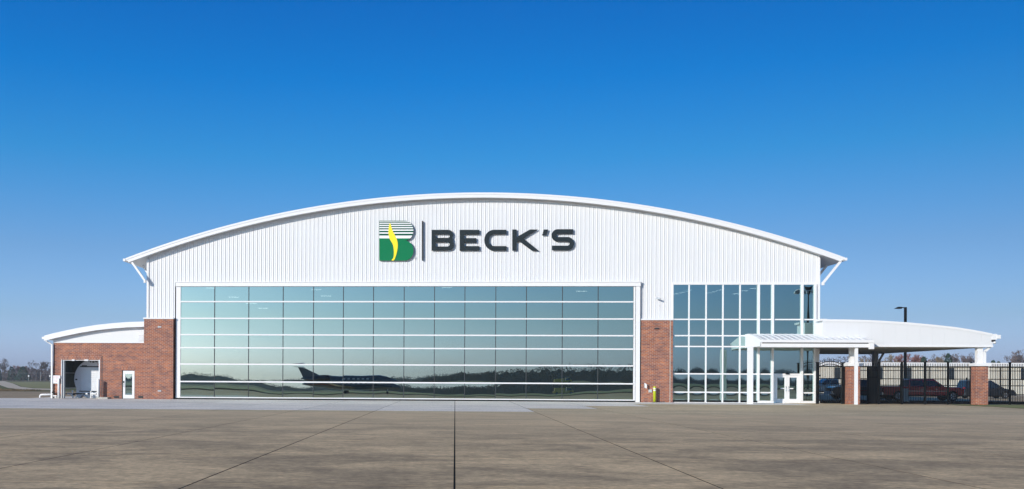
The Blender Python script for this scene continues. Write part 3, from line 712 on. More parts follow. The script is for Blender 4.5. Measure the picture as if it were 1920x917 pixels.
for z in (.3, 1.2, 2.0): MB().box(g0+.08, g0+.16, YG-.07, YG-.03, z-.05, z+.05).build('hinge', DGREY, gate)
# perforated screen behind the fence
PERF = mat('perforated_black_screen', (.012, .014, .014), .6, bump=.4, bscale=30)
px0, px1 = ax(1626, -.9), ax(1650.5, -.9)
t = thing('perforated_screen', 'tall black perforated metal screen behind the fence beside the left brick pier', 'screen', (px0, -.9, 0))
MB().box(px0+.06, px1-.06, -.93, -.88, .2, az(688.5, 1638, -.9)).build('screen_panel', PERF, t)
for xx in (px0, px1-.08): MB().box(xx, xx+.08, -.96, -.86, 0, az(687, 1638, -.9)).build('frame_post', BLACK, t)
for z in (.16, 1.9, az(688, 1638, -.9)): MB().box(px0+.08, px1-.08, -.97, -.941, z-.04, z+.04).build('frame_rail', BLACK, t)

# ================================================================ ANNEX (left wing)
YA = .06
an = thing('annex_building', 'low brick annex with curved white roof left of the hangar', 'annex', (ax(180), YA, 0))
xa0, xa1 = ax(100, YA, 700), ax(272.5, YA, 700)
zw = az(643, 180, YA)
ox0, ox1, oz = ax(114.8, YA, 700), ax(187.5, YA, 700), az(674.5, 150, YA)
dx0, dx1, dz1 = ax(228.5, YA, 720), ax(252.5, YA, 720), az(694, 240, YA)
T = .3
mb = MB()
for (x0, x1, z0, z1) in ((xa0, ox0, .18, zw), (ox0, ox1, oz, zw), (ox1, dx0, 0, zw), (dx0, dx1, dz1, zw), (dx1, xa1, 0, zw)): 
    mb.box(x0, x1, YA, YA+T, z0-.02, z1)
mb.build('brick_wall', BRICK, an)
MB().box(xa0-.03, ox0-.01, YA-.03, YA+T+.02, -.03, .158).build('foundation', CURB, an)
MB().box(ox0-.1, ox1+.12, YA-.015, YA-.002, oz+.0, oz+.305).build('soldier_lintel', SOLD, an)
MB().box(dx0-.06, dx1+.06, YA-.015, YA-.002, dz1+.01, dz1+.305).build('soldier_lintel', SOLD, an)
MB().box(ox1+.12, ox1+.19, YA-.004, YA-.001, 0, oz+.305).build('control_joint', DGREY, an)
AD = 9.0
MB().box(xa0, xa0+.12, YA+T, YA+AD, .72, zw+.2).build('side_wall', WHITE, an)
# inner ribbed sheets with girts (raised off the ground)
y = YA+T+.05
while y < YA+AD-.3:
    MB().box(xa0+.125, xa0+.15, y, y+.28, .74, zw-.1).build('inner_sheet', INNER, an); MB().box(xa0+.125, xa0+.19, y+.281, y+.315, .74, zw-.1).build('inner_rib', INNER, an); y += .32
for z in (.76, 1.95, 3.2): MB().box(xa0+.2, xa0+.27, YA+T+.02, YA+AD-.2, z-.04, z+.04).build('girt', STEEL, an)
MB().box(xa0, xa0+.25, YA+AD-.25, YA+AD, 0, .72).build('frame_leg', STEEL, an)
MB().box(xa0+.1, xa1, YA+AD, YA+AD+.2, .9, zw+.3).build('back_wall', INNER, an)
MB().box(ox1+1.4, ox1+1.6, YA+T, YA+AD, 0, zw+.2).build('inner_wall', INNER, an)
jm = MB(); jm.box(ox0, ox0+.05, YA-.03, YA+T, 0, oz); jm.build('door_jamb', TRIM, an)
MB().box(ox0+.051, ox0+.20, YA+.05, YA+T, 0, oz-.06).build('door_jamb', STEEL, an)
MB().box(ox1-.09, ox1, YA-.03, YA+T, 0, oz).build('door_jamb', TRIM, an)
MB().box(ox0+.1, ox1-.09, YA+.02, YA+T, oz-.06, oz).build('door_head', TRIM, an)
for q_, w_ in ((137, .10), (161.5, .16)): MB().box(ax(q_)-w_, ax(q_)+w_, YA-.06, YA+.0, oz-.09, oz+.02).build('head_lamp', TRIM, an)
# white band, roof
rtop = [at(px, py, YA-.45) for px, py in ((82.5, 629.5), (100, 624.8), (125, 619.3), (150, 614.2), (180, 609.3), (210, 606), (240, 603.8), (271.5, 602.8))]
def rz_(X, pts=rtop):
    if X <= pts[0].x: return pts[0].z+(X-pts[0].x)*.27
    for a, b in zip(pts, pts[1:]):
        if X <= b.x: return a.z+(b.z-a.z)*(X-a.x)/(b.x-a.x)
    return pts[-1].z
x = xa0
MB().box(xa0-.02, xa1, YA-.06, YA+.02, zw+.001, zw+.08).build('base_trim', TRIM, an)
while x < xa1-.01:
    x2 = min(x+.76, xa1)
    MB().ext([(x, zw+.08), (x2-.004, zw+.08), (x2-.004, rz_(x2)-.2), (x, rz_(x)-.2)], YA-.03, YA+.02).build('gable_panel', WHITE, an); x = x2
v = []
for p in rtop: v += [(p.x, YA-.45, p.z), (p.x, YA-.45, p.z-.40), (p.x, YA-.38, p.z-.40), (p.x, YA-.38, p.z-.08), (p.x, YA+AD+.5, p.z-.08), (p.x, YA+AD+.5, p.z)]
f = []; m_ = len(rtop)
for i in range(m_-1):
    a = 6*i; b = a+6
    f += [(a+k, a+(k+1) % 6, b+(k+1) % 6, b+k) for k in range(6)]
f += [tuple(range(5, -1, -1)), tuple(range(6*m_-6, 6*m_))]
ar = obj('roof', v, f, TRIM, an)
v = []
for p in rtop: v += [(p.x, YA-.37, p.z-.30), (p.x, YA+AD, p.z-.30)]
obj('soffit', v, [(2*i, 2*i+1, 2*i+3, 2*i+2) for i in range(m_-1)], SOFFIT, ar)
p0 = rtop[0]
MB().box(p0.x-.18, p0.x, YA-.42, YA+AD, p0.z-.26, p0.z-.08).build('gutter', TRIM, ar)
MB().bar((p0.x+.05, YA-.2, p0.z-.38), (xa0-.07, YA-.1, az(646.5, 99, YA)), .10, .10).build('downspout', TRIM, an)
MB().bar((xa0-.07, YA-.1, az(645.5, 99, YA)), (xa0-.07, YA-.1, .0), .12, .12).build('downspout', TRIM, an)
# louver vent
lx0, lx1, lz0, lz1 = ax(258.5), ax(269.5), az(639.5, 264), az(626.5, 264)
lv_ = MB().box(lx0, lx1, YA-.07, YA-.031, lz0, lz1).build('louver_vent', WHITE, an)
for k in range(4):
    z = lz0+.03+k*(lz1-lz0)/4; MB().add([(lx0+.03, YA-.071, z+.09), (lx1-.03, YA-.071, z+.09), (lx1-.03, YA-.10, z), (lx0+.03, YA-.10, z)], [(3, 2, 1, 0)]).build('louver_blade', WHITE, lv_)
# white personnel door
dmb = MB(); fwid = .17; X0, X1 = dx0+.08, dx1-.03; zt = dz1-.05
dmb.box(X0, X0+fwid, YA+.02, YA+.08, .02, zt); dmb.box(X1-fwid, X1, YA+.02, YA+.08, .02, zt); dmb.box(X0+fwid, X1-fwid, YA+.02, YA+.08, .02, .30); dmb.box(X0+fwid, X1-fwid, YA+.02, YA+.08, zt-.24, zt)
pd = dmb.build('personnel_door', TRIM, an)
pane(X0+fwid, X1-fwid, .30, zt-.24, YA+.05, SGLASS, pd, sag=.001)
MB().tube([(X0+.07, YA+.02, .9), (X0+.07, YA-.05, .93), (X0+.07, YA-.05, 1.12), (X0+.07, YA+.02, 1.15)], .018).build('handle', CHROME, pd)
MB().box(X0+.02, X0+.10, YA-.01, YA+.019, 1.2, 1.35).build('lock_pad', BLACK, pd)
MB().box(dx0, X0-.004, YA+.05, YA+.25, 0, dz1).build('door_frame', BLACK, an)  # left side black: shade of the door recess put into its colour
MB().box(X1+.003, dx1, YA+.05, YA+.25, 0, dz1).build('door_frame', TRIM, an)
MB().box(X0, X1, YA+.3, YA+.35, 0, dz1).build('door_backing', DGREY, an)
for a, b in ((213.5, 222.5), (259, 268)):
    x0, x1 = ax(a), ax(b); z1 = az(742.3, a)
    o = MB().box(x0, x1, YA-.02, YA-.001, .06, z1).build('floor_vent', DGREY, an)
    for k in range(3): MB().box(x0+.02, x1-.02, YA-.035, YA-.021, .08+k*.055, .095+k*.055).build('vent_slat', PLASTIC, o)

# tank inside
TY = 1.8; tcx, tcz = ax(175.5, TY), az(710.5, 175, TY); TR = 1.55
tk = thing('storage_tank', 'large round pale grey fuel tank end with roll-up cabinet inside the annex opening', 'tank', (tcx, TY, 0))
N_ = 48
mb = MB(); v = []
for (yy, r_) in ((TY, TR-.05), (TY+.02, TR), (TY+6, TR)):
    for i in range(N_): v.append((tcx+r_*math.cos(2*PI*i/N_), yy, tcz+r_*math.sin(2*PI*i/N_)))
f = [tuple(range(N_))]+[(j*N_+i, (j+1)*N_+i, (j+1)*N_+(i+1) % N_, j*N_+(i+1) % N_) for j in range(2) for i in range(N_)]
tb = mb.add(v, f).build('tank_shell', TANKP, tk)
x0, x1, z0, z1 = ax(150.5, TY), ax(186.5, TY), az(733, 168, TY), az(688.5, 168, TY)
MB().box(x0-.06, x0, TY-.05, TY-.001, z0, z1+.08).build('cabinet_frame', TANKP, tk)
MB().box(x0, x1, TY-.05, TY-.001, z1, z1+.08).build('cabinet_frame', DGREY, tk)
MB().box(x0-.06, x1, TY-.06, TY-.001, z0-.06, z0).build('cabinet_frame', DGREY, tk)
k = 0; z = z0+.005
while z < z1-.05: MB().box(x0+.01, x1, TY-.03, TY-.002, z, z+.135).build('shutter_slat', TANKP, tk); z += .15
MB().box(ax(153.5, TY), ax(163, TY), TY-.012, TY-.001, az(687.2, 158, TY), az(685, 158, TY)).build('warning_label', DGREY, tk)
MB().box(ax(141.5, TY), ax(145, TY), TY-.03, TY-.001, az(712.8, 143, TY), az(710.5, 143, TY)).build('warning_label', BLACK, tk)
for a, b, c, d_, m in ((166, 167, 677, 679, DGREY), (168.5, 171, 677, 679.5, DGREY), (173, 177, 677.5, 680, DGREY), (178.5, 183, 677, 679, DGREY), (183, 185, 682, 683.5, REDT), (183, 185, 685.5, 687, REDT)):
    MB().box(ax(a, TY), ax(b, TY), TY+.0-.012, TY-.001, az(d_, a, TY), az(c, a, TY)).build('warning_label', m, tk)
MB().ext([(ax(143.5, TY), 0), (ax(150, TY), 0), (ax(154.5, TY), .22), (ax(150, TY), .9), (ax(143.5, TY), .85)], TY-.03, TY+.4).build('saddle_support', TANKP, tk)
pr_ = thing('pipe_rack', 'horizontal fuel pipe with white valves across the front of the round tank', 'pipework', (ax(150, 1.25), 1.25, 0))
zp = az(738.3, 150, 1.25)
MB().tube([(ax(119.5, 1.25), 1.25, zp), (ax(182, 1.25), 1.25, zp)], .05, 8).build('pipe', DGREY, pr_)
for a, z0_, z1_, m in ((136.5, az(742, 136, 1.25), az(731.15, 136, 1.25), TRIM), (134.8, .18, .36, TRIM), (137.5, 0, .2, TRIM), (171.15, 0, az(733, 171, 1.25), TRIM), (143.5, 0, az(743, 143, 1.25), TRIM)):
    MB().tube([(ax(a, 1.2), 1.15, z0_), (ax(a, 1.2), 1.15, z1_)], .055, 8).build('valve_stem', m, pr_)
for a, b in ((127.5, 132.5), (161, 164.5), (171, 181)): MB().tube([(ax(a, 1.15), 1.15, zp), (ax(b, 1.15), 1.15, zp)], .075, 8).build('pipe_sleeve', TRIM, pr_)
MB().tube([(ax(138.5, 1.1), 1.09, zp-.1), (ax(138.5, 1.1), 1.09, zp+.0)], .1, 8).build('valve_body', BLACK, pr_)
# bollards beside opening
for a, b, yy, ztop, lab in ((108.2, 112.3, -.35, 709.5, 'white steel bollard left of the annex opening, overlapping the red lettered notice'), (181.8, 187.4, -.35, 711, 'white steel bollard at the right edge of the annex opening')):
    x = (ax(a, yy)+ax(b, yy))/2; r_ = (ax(b, yy)-ax(a, yy))/2; z = az(ztop, a, yy)
    o = MB().tube([(x, yy, 0), (x, yy, z-.06), (x, yy, z-.02), (x, yy, z)], [r_, r_, r_*.8, r_*.3], 14).build('bollard', TRIM, None, True); tag(o, lab, 'bollard', 'white bollards beside the annex opening')
kx0, kx1 = ax(182.5, -.9), ax(203.5, -.9)
o = MB().box(kx0, kx1, -1.1, -.25, 0, .13).build('concrete_pad', CURB); tag(o, 'low concrete pad on the ground right of the tank opening', 'concrete pad')
# notice
sgx0, sgx1 = ax(99.3), ax(112.8); nz1, nz0 = az(704, 105), az(719, 105)
no = thing('notice_board', 'white notice with faint red lettering on the far left brick corner', 'sign', (sgx0, -.05, nz0))
MB().box(sgx0, sgx1, -.05, -.02, nz0, nz1).build('board', TRIM, no)
MB().box(sgx1-.002, ax(113.2), -.052, -.02, nz1-.22, nz1-.01).build('board', TRIM, no)
def text(s_, x, y, z, size, m, par, align='CENTER', sxx=1):
    cu = bpy.data.curves.new('t', 'FONT'); cu.body = s_; cu.size = size; cu.align_x = align; cu.extrude = .001
    o = bpy.data.objects.new('t', cu); COL.objects.link(o); me = bpy.data.meshes.new_from_object(o); bpy.data.objects.remove(o)
    for vv in me.vertices: a = vv.co.copy(); vv.co = (x+a.x*sxx, y-a.z, z+a.y)
    me.materials.clear(); me.materials.append(m); o = bpy.data.objects.new('lettering', me); link(o); o.parent = par; o.location = -WL[par.name]; return o
LRED = mat('faded_red', (.75, .25, .25), .6)
xc = (sgx0+sgx1)/2
text('DANGER', xc, -.052, nz1-.15, .10, LRED, no, sxx=1.1)
text('NO', xc+.05, -.052, nz1-.27, .08, LRED, no)
text('SMOKING', xc, -.052, nz1-.38, .07, LRED, no)
text('AREA', xc, -.052, nz1-.49, .08, LRED, no)
p = at(104, 737.5, -.05)
vt = thing('hydrant_valve', 'black and white pipe valve on the brick corner under the notice', 'valve', (p.x, -.1, 0))
MB().tube([(p.x-.08, -.2, p.z+.08), (p.x-.08, -.32, p.z+.08)], .09, 10).build('hand_wheel', BLACK, vt)
MB().tube([(p.x-.1, -.16, p.z-.05), (p.x+.14, -.16, p.z-.05)], .055, 8).build('valve_body', BLACK, vt)
MB().box(p.x-.12, p.x+.16, -.24, -.05, p.z-.22, p.z-.15).build('shelf', TRIM, vt)
MB().tube([(p.x+.08, -.16, 0), (p.x+.08, -.16, p.z-.22)], .035, 8).build('pipe', TRIM, vt)
# guard rail
yr = 1.2
gr = thing('guard_rail', 'white bent pipe guard rail left of the annex', 'rail', (ax(75, yr), yr, 0))
zq = az(740, 80, yr)
MB().tube([(ax(75.3, yr), yr, 0), (ax(75.3, yr), yr, zq-.09)], .075, 10).build('post', TRIM, gr, True)
MB().tube([(ax(75.3, yr), yr, zq-.13), (ax(75.3, yr)+.02, yr, zq-.07), (ax(75.3, yr)+.07, yr, zq-.02), (ax(79, yr), yr, zq), (xa0-.1, yr, zq+.02)], .075, 10).build('pipe', TRIM, gr, True)

# ================================================================ VEHICLES
def paint(name, col): return mat(name, col, .28, spec=.5, coat=.8)
def profile_arches(pts_bottom, wheels, r, zb):
    out = []
    for wx in wheels: out.append((wx, r))
    return out
def vehicle(name, label, kind, col, loc, face, L=5.8, H=1.85, W=1.95, group=None):
    """local x forward"""
    t = thing(name, label, {'pickup_truck': 'pickup truck', 'minivan': 'minivan', 'utility_truck': 'truck'}[name], loc, 0 if face > 0 else PI, group)
    pm = paint(name+'_paint', col)
    wr = .40 if kind != 'van' else .34; ar_ = wr+.07
    fx, rx = L*.5-.95, -L*.5+(1.25 if kind != 'van' else .95)
    zb = .48 if kind != 'van' else .28
    belt = 1.18 if kind != 'van' else .98
    def arch(cx): return [(cx-ar_*math.cos(a), wr+ar_*math.sin(a)) for a in [math.asin(max(-1, (zb-wr)/ar_))+(PI-2*math.asin(max(-1, (zb-wr)/ar_)))*i/10 for i in range(11)]]
    hood_z = belt+.0 if kind != 'van' else belt-.05
    if kind == 'van':
        cab0, cab1 = -L/2+.12, L/2-1.0; r0, r1 = -L/2+.35, L/2-2.15
        top = [(L/2, .62), (L/2-.08, .80), (L/2-1.0, belt), (-L/2+.05, belt), (-L/2, .8)]
    elif kind == 'utility':
        cab0, cab1 = L/2-2.6, L/2-.5; r0, r1 = L/2-2.5, L/2-.9
        top = [(L/2, .9), (L/2-.1, belt), (-L/2, belt), (-L/2, .8)]
    else:
        cab0, cab1 = -L/2+2.1, L/2-1.55; r0, r1 = -L/2+2.22, L/2-2.35
        top = [(L/2, .78), (L/2-.05, 1.05), (L/2-.35, 1.14), (L/2-1.5, belt+.02), (-L/2+.02, belt+.02), (-L/2, .85)]
    bot = [(-L/2+.03, zb+.08), (-L/2+.2, zb)]+arch(rx)+arch(fx)+[(L/2-.2, zb), (L/2-.02, zb+.1)]
    pts = bot+top
    hw = W/2
    # bevelled body: inner profile slightly inset at sides
    mb = MB(); n = len(pts); cz = .8
    rings = [(-hw, .93), (-hw+.10, 1.0), (hw-.10, 1.0), (hw, .93)]
    v = []
    for (y, s_) in rings:
        for (x, z) in pts: v.append((x*(1-(1-s_)*.25), y, cz+(z-cz)*(s_ if z > .7 else 1)))
    f = [tuple(range(n)), tuple(range(4*n-1, 3*n-1, -1))]
    for k in range(3):
        for i in range(n): f.append((k*n+i, (k+1)*n+i, (k+1)*n+(i+1) % n, k*n+(i+1) % n))
    body_ = mb.add(v, f).build('body', pm, t, local=True)
    # cabin
    iw = hw-.07; tw = hw-.24
    zt = H
    cb = [(cab0, -iw, belt-.02), (cab1, -iw, belt-.02), (cab1, iw, belt-.02), (cab0, iw, belt-.02),
          (r0, -tw, zt), (r1, -tw, zt-.02), (r1, tw, zt-.02), (r0, tw, zt), (r0+.15, -tw+.08, zt+.03), (r1-.1, -tw+.08, zt+.02), (r1-.1, tw-.08, zt+.02), (r0+.15, tw-.08, zt+.03)]
    cab_ = MB().add(cb, [(0, 1, 5, 4), (1, 2, 6, 5), (2, 3, 7, 6), (3, 0, 4, 7), (4, 5, 9, 8), (5, 6, 10, 9), (6, 7, 11, 10), (7, 4, 8, 11), (8, 9, 10, 11)]).build('cabin', pm, t, local=True)
    def bil(A, B, C_, D_, u0, u1, v0, v1, off, nm):
        A, B, C_, D_ = map(Vector, (A, B, C_, D_))
        def q(u, w_): return (A*(1-u)+B*u)*(1-w_)+(D_*(1-u)+C_*u)*w_
        nrm = (B-A).cross(D_-A).normalized()*off
        P = [q(u0, v0)+nrm, q(u1, v0)+nrm, q(u1, v1)+nrm, q(u0, v1)+nrm]; I = [q(u0, v0), q(u1, v0), q(u1, v1), q(u0, v1)]
        MB().add(P+I, [(0, 1, 2, 3), (4, 5, 1, 0), (5, 6, 2, 1), (6, 7, 3, 2), (7, 4, 0, 3)]).build(nm, CARGLASS, t, local=True)
    nw = {'van': 3, 'utility': 1}.get(kind, 2)
    for k in range(nw):
        u0 = .05+k*(.92/nw); u1 = u0+.92/nw-.05
        bil(cb[0], cb[1], cb[5], cb[4], u0, u1, .12, .86, .006, 'side_window')
        bil(cb[2], cb[3], cb[7], cb[6], 1-u1, 1-u0, .12, .86, .006, 'side_window')
    bil(cb[1], cb[2], cb[6], cb[5], .06, .94, .08, .92, .006, 'windscreen')
    bil(cb[3], cb[0], cb[4], cb[7], .1, .9, .12, .88, .006, 'rear_window')
    # bed opening
    if kind == 'pickup':
        MB().box(-L/2+.12, -L/2+1.95, -hw+.16, hw-.16, belt+.01, belt+.03).build('bed', PLASTIC, t, local=True)
    for sy in (-1, 1):
        for wx in (rx, fx):
            y0 = sy*(hw-.02); y1 = sy*(hw-.26)
            w_ = MB().tube([(wx, y0, wr), (wx, y0-sy*.03, wr), (wx, y1, wr)], [wr*.93, wr, wr], 24).build('wheel', TYRE, t, local=True)
            rm = MB().tube([(wx, y0+sy*.012, wr), (wx, y0-sy*.05, wr)], wr*.62, 20)
            rm.build('rim', RIM, w_, local=True)
            sp = MB()
            for k in range(5):
                a = 2*PI*k/5+PI/5; sp.bar((wx+.06*math.cos(a), y0+sy*.016, wr+.06*math.sin(a)), (wx+wr*.56*math.cos(a), y0+sy*.016, wr+wr*.56*math.sin(a)), .10, .012)
            sp.build('wheel_opening', PLASTIC, w_, local=True)
        MB().box(L/2-.28, L/2-.005, *sorted((sy*(hw-.42), sy*(hw-.04))), .80 if kind != 'van' else .62, 1.0 if kind != 'van' else .76).build('headlight', LAMPW, t, local=True)
        MB().box(-L/2-.01, -L/2+.10, *sorted((sy*(hw-.22), sy*(hw-.02))), .75, 1.08).build('tail_light', LAMPR, t, local=True)
        MB().box(cab1-.62, cab1-.48, *sorted((sy*(hw-.05), sy*(hw+.17))), belt+.02, belt+.22).build('mirror', PLASTIC, t, local=True)
        for dxh in ((-.25, .9) if kind == 'pickup' else (0.2,)):
            MB().box(dxh, dxh+.18, *sorted((sy*(hw-.01), sy*(hw+.03))), belt-.22, belt-.17).build('door_handle', CHROME if kind == 'pickup' else PLASTIC, t, local=True)
        if kind == 'pickup': MB().box(rx+.6, fx-.5, *sorted((sy*(hw-.0), sy*(hw+.015))), .80, .84).build('side_moulding', CHROME, t, local=True)
    MB().box(L/2-.12, L/2+.10, -hw+.05, hw-.05, zb-.0, zb+.24).build('front_bumper', CHROME if kind == 'pickup' else PLASTIC, t, local=True)
    MB().box(-L/2-.12, -L/2+.05, -hw+.05, hw-.05, zb-.0, zb+.22).build('rear_bumper', CHROME if kind == 'pickup' else PLASTIC, t, local=True)
    MB().box(L/2-.03, L/2+.02, -hw*.5, hw*.5, zb+.28, 1.0 if kind != 'van' else .72).build('grille', PLASTIC, t, local=True)
    MB().box(-L/2-.14, -L/2-.125, -.16, .16, zb+.05, zb+.15).build('number_plate', LAMPW, t, local=True)
    MB().box(-L/2+.3, L/2-.3, -hw+.28, hw-.28, zb-.12, zb+.1).build('chassis', PLASTIC, t, local=True)
    return t
def vloc(px0, px1, Y): return ((ax(px0, Y)+ax(px1, Y))/2, Y, 0.0)
GV = 'vehicles parked behind the black fence'
vehicle('pickup_truck', 'dark red crew cab pickup parked behind the fence under the carport', 'pickup', (.60, .01, .015), vloc(1653, 1792, 12), 1, L=6.6, H=1.80, W=2.0, group=GV)
vehicle('pickup_truck', 'dark blue pickup with its front showing through the arched gate', 'pickup', (.012, .018, .04), vloc(1556, 1683, 16), -1, L=6.0, H=1.75, group=GV)
vehicle('pickup_truck', 'pale silver pickup seen behind the arched gate', 'pickup', (.33, .33, .32), vloc(1518, 1590, 40), -1, L=5.9, H=1.85, group=GV)
vehicle('minivan', 'black minivan parked partly hidden by the right brick pier', 'van', (.01, .012, .018), vloc(1804, 1889, 27), 1, L=4.9, H=1.75, W=1.9, group=GV)

# lamp pole
YL = 26
t = thing('parking_lamp', 'tall black pole lamp rising behind the carport roof', 'street lamp', (ax(1697, YL), YL, 0))
xl = ax(1697, YL); zl = az(576, 1697, YL)
MB().box(xl-.10, xl+.10, YL-.10, YL+.10, .5, zl).build('pole', BLACK, t)
MB().tube([(xl, YL, 0), (xl, YL, .55)], .28, 14).build('base', CURB, t)
MB().bar((xl-.1, YL, zl-.06), (xl-.45, YL, zl-.02), .08, .08).build('arm', BLACK, t)
MB().ext([(xl-1.02, zl-.16), (xl-.4, zl-.16), (xl-.4, zl+.02), (xl-.7, zl+.03)], YL-.2, YL+.2).build('lamp_head', BLACK, t)
xc0 = ax(1692.5, 5); xc1 = ax(1703, 5)
t = thing('utility_cabinet', 'small grey-green electrical cabinet behind the fence in front of the red pickup', 'cabinet', (xc0, 5, 0))
MB().box(xc0, xc1, 5, 5.4, .1, az(729.5, 1698, 5)).build('cabinet_body', STEEL, t)
MB().box(xc0-.05, xc1+.05, 4.95, 5.45, 0, .1).build('plinth', CURB, t)
MB().box(xc0-.02, xc1+.02, 4.98, 5.42, az(729.5, 1698, 5)+.001, az(729.5, 1698, 5)+.04).build('lid', STEEL, t)

# ================================================================ FAR RIBBED BUILDING
YB = 62
fb = thing('storage_shed_row', 'long low beige ribbed metal building behind the parking lot', 'building', (ax(1720, YB), YB, 0))
bx0, bx1 = ax(1380, YB), ax(2100, YB); hb = az(686.5, 1740, YB); hb2 = az(680, 1740, YB)
wins = [(1563.5, 1575), (1642, 1654), (1699, 1707.5), (1778.5, 1788), (1913.5, 1927)]
wz0, wz1 = az(711.5, 1740, YB), az(689.5, 1740, YB)
x = bx0
BP = [(0, 0), (.03, -.05), (.08, -.05), (.11, 0), (.30, 0)]
v = []; f = []
while x < bx1:
    for dx_, dy_ in BP[:-1]: v += [(x+dx_, YB+dy_, 0), (x+dx_, YB+dy_, hb)]
    x += .30
nn = len(v)//2; f = [(2*i, 2*i+2, 2*i+3, 2*i+1) for i in range(nn-1)]
fw_ = obj('ribbed_wall', v, f, FARWALL, fb)
MB().box(bx0-.3, bx1+.3, YB-.4, YB+.1, hb, hb2).build('eave_fascia', TRIM, fb)
MB().add([(bx0-.3, YB-.4, hb2), (bx1+.3, YB-.4, hb2), (bx1+.3, YB+12, hb2+.15), (bx0-.3, YB+12, hb2+.15)], [(0, 1, 2, 3)]).build('roof', WHITE, fb)
MB().box(bx0, bx0+.2, YB+.1, YB+24, 0, hb).build('side_wall', FARWALL, fb)
for a, b in wins:
    x0, x1 = ax(a, YB), ax(b, YB)
    o = MB().box(x0, x1, YB-.12, YB-.061, wz0, wz1).build('window', DGREY, fb)
    for i in range(2):
        for j in range(3):
            ww = (x1-x0-.16)/2; hh = (wz1-wz0-.2)/3
            MB().box(x0+.06+i*(ww+.04), x0+.06+i*(ww+.04)+ww, YB-.14, YB-.121, wz0+.06+j*(hh+.04), wz0+.06+j*(hh+.04)+hh).build('window_pane', CARGLASS, o)
# rear boundary fence
YH = 46
rf = thing('rear_fence', 'low dark two-rail fence beyond the parked vehicles', 'fence', (ax(1720, YH), YH, 0))
ra, rb = ax(1500, YH), ax(1960, YH)
for py in (710.5, 722.5): 
    z = az(py, 1720, YH); MB().box(ra, rb, YH-.03, YH+.03, z-.05, z+.05).build('rail', BLACK, rf)
for px in (1530, 1586, 1640, 1690, 1742, 1812, 1876, 1940):
    x = ax(px, YH); MB().box(x-.06, x+.06, YH-.06, YH+.06, 0, az(688 if px in (1742, 1876) else 708, px, YH)).build('post', BLACK, rf)

# ================================================================ TREES
def bare_tree_mesh(h, seed, spread=1.0, dens=3, tw=.028):
    rnd = random.Random(seed); tr = MB(); cr = MB()
    def seg(mb, a, b, ra, rb, n): mb.tube([a, b], [ra, rb], n, caps=False)
    def grow(p, d, L_, r, depth):
        q = p+d*L_; mid = p+d*L_*.5+Vector((rnd.uniform(-1, 1), rnd.uniform(-1, 1), rnd.uniform(-.5, .5)))*L_*.07
        mb = tr if depth <= 1 else cr
        seg(mb, p, mid, r, r*.85, 5 if depth < 2 else 3); seg(mb, mid, q, r*.85, r*.65, 5 if depth < 2 else 3)
        if depth >= 7 or L_ < .2: return
        k = 2 if depth < 1 else rnd.choice((2, 3, dens))
        for i in range(k+ (1 if depth == 0 else 0)):
            ang = rnd.uniform(.25, .75)*spread; az_ = rnd.uniform(0, 2*PI)
            o = d.orthogonal().normalized(); o = Matrix.Rotation(az_, 3, d) @ o
            nd = (d*math.cos(ang)+o*math.sin(ang)+Vector((0, 0, .18))).normalized()
            st = q if i < 2 else p+d*L_*rnd.uniform(.45, .95)
            grow(st, nd, L_*rnd.uniform(.62, .86), max(r*.6, tw), depth+1)
    grow(Vector((0, 0, 0)), Vector((rnd.uniform(-.05, .05), 0, 1)).normalized(), h*.22, h*.024, 0)
    return tr, cr
def mk_tree(name, seed, h, m, label, spread=1.0, dens=3, tw=.03):
    a, b = bare_tree_mesh(h, seed, spread, dens, tw)
    k = h/max(p[2] for p in b.v)                    # true height = h
    for q in (a, b): q.v = [(p[0]*k, p[1]*k, p[2]*k) for p in q.v]
    t = thing(name, label, 'tree'); a.build('trunk', BARK, t, local=True); b.build('crown', m, t, local=True); return t
def ever_tree(seed, h, wd):
    rnd = random.Random(seed); t = thing('evergreen_tree', '', 'tree')
    MB().tube([(0, 0, 0), (0, 0, h*.85)], [h*.02, .03], 6).build('trunk', BARK, t, local=True)
    c = MB()
    for i in range(1500):
        z = rnd.random()**1.15; rad = wd*(.95*math.sqrt(max(0, 1-z))*(.6+.4*min(1, z*7)))*(.55+.45*rnd.random()**.4)*(1+.16*math.sin(5*z+seed))
        a = rnd.uniform(0, 2*PI); p = Vector((rad*math.cos(a), rad*math.sin(a), h*(.03+.97*z)))
        s_ = rnd.uniform(.16, .42)*h/8; u = Vector((rnd.gauss(0, 1), rnd.gauss(0, 1), rnd.gauss(0, 1))).normalized(); w_ = u.orthogonal().normalized()
        c.add([p-u*s_, p+w_*s_*.8+Vector((0, 0, -.1)), p+u*s_], [(0, 1, 2)])
    c.build('crown', EVER, t, local=True); return t
used = set()
def place(proto, px, Y, label, hscale=1.0, rz=0, group=None, wx=1.0):
    if proto.name not in used: o = proto; used.add(proto.name)
    else: o = copy_tree(proto)
    o.location = (ax(px, Y), Y, -.05); o.scale = (hscale*wx, hscale*wx, hscale); o.rotation_euler = (0, 0, rz)
    tag(o, label, 'tree', group); return o
T1 = mk_tree('bare_tree', 11, 10, TWIG, '', 1.0, 3, .034); T2 = mk_tree('bare_tree', 23, 10, TWIG, '', 1.15, 3, .034); T3 = mk_tree('bare_tree', 5, 10, TWIG, '', .85, 3, .034)
TR_ = mk_tree('bare_tree', 31, 10, TWIGR, '', 1.0, 3, .034); TY_ = mk_tree('bare_tree', 41, 10, TWIGY, '', 1.1, 3, .034)
E1 = ever_tree(3, 8, 3.2); E2 = ever_tree(8, 8, 3.8)
GL = 'trees across the field at far left'
YT = 350
place(T1, 6, YT, 'tallest bare tree at the far left edge of the field', 1.0, .3, GL)
place(E1, -4, YT-20, 'dark evergreen cut by the left edge of the picture', .72, .3, GL)
place(E1, 22, YT-20, 'rounded dark evergreen right of the tallest bare tree', .74, 1, GL)
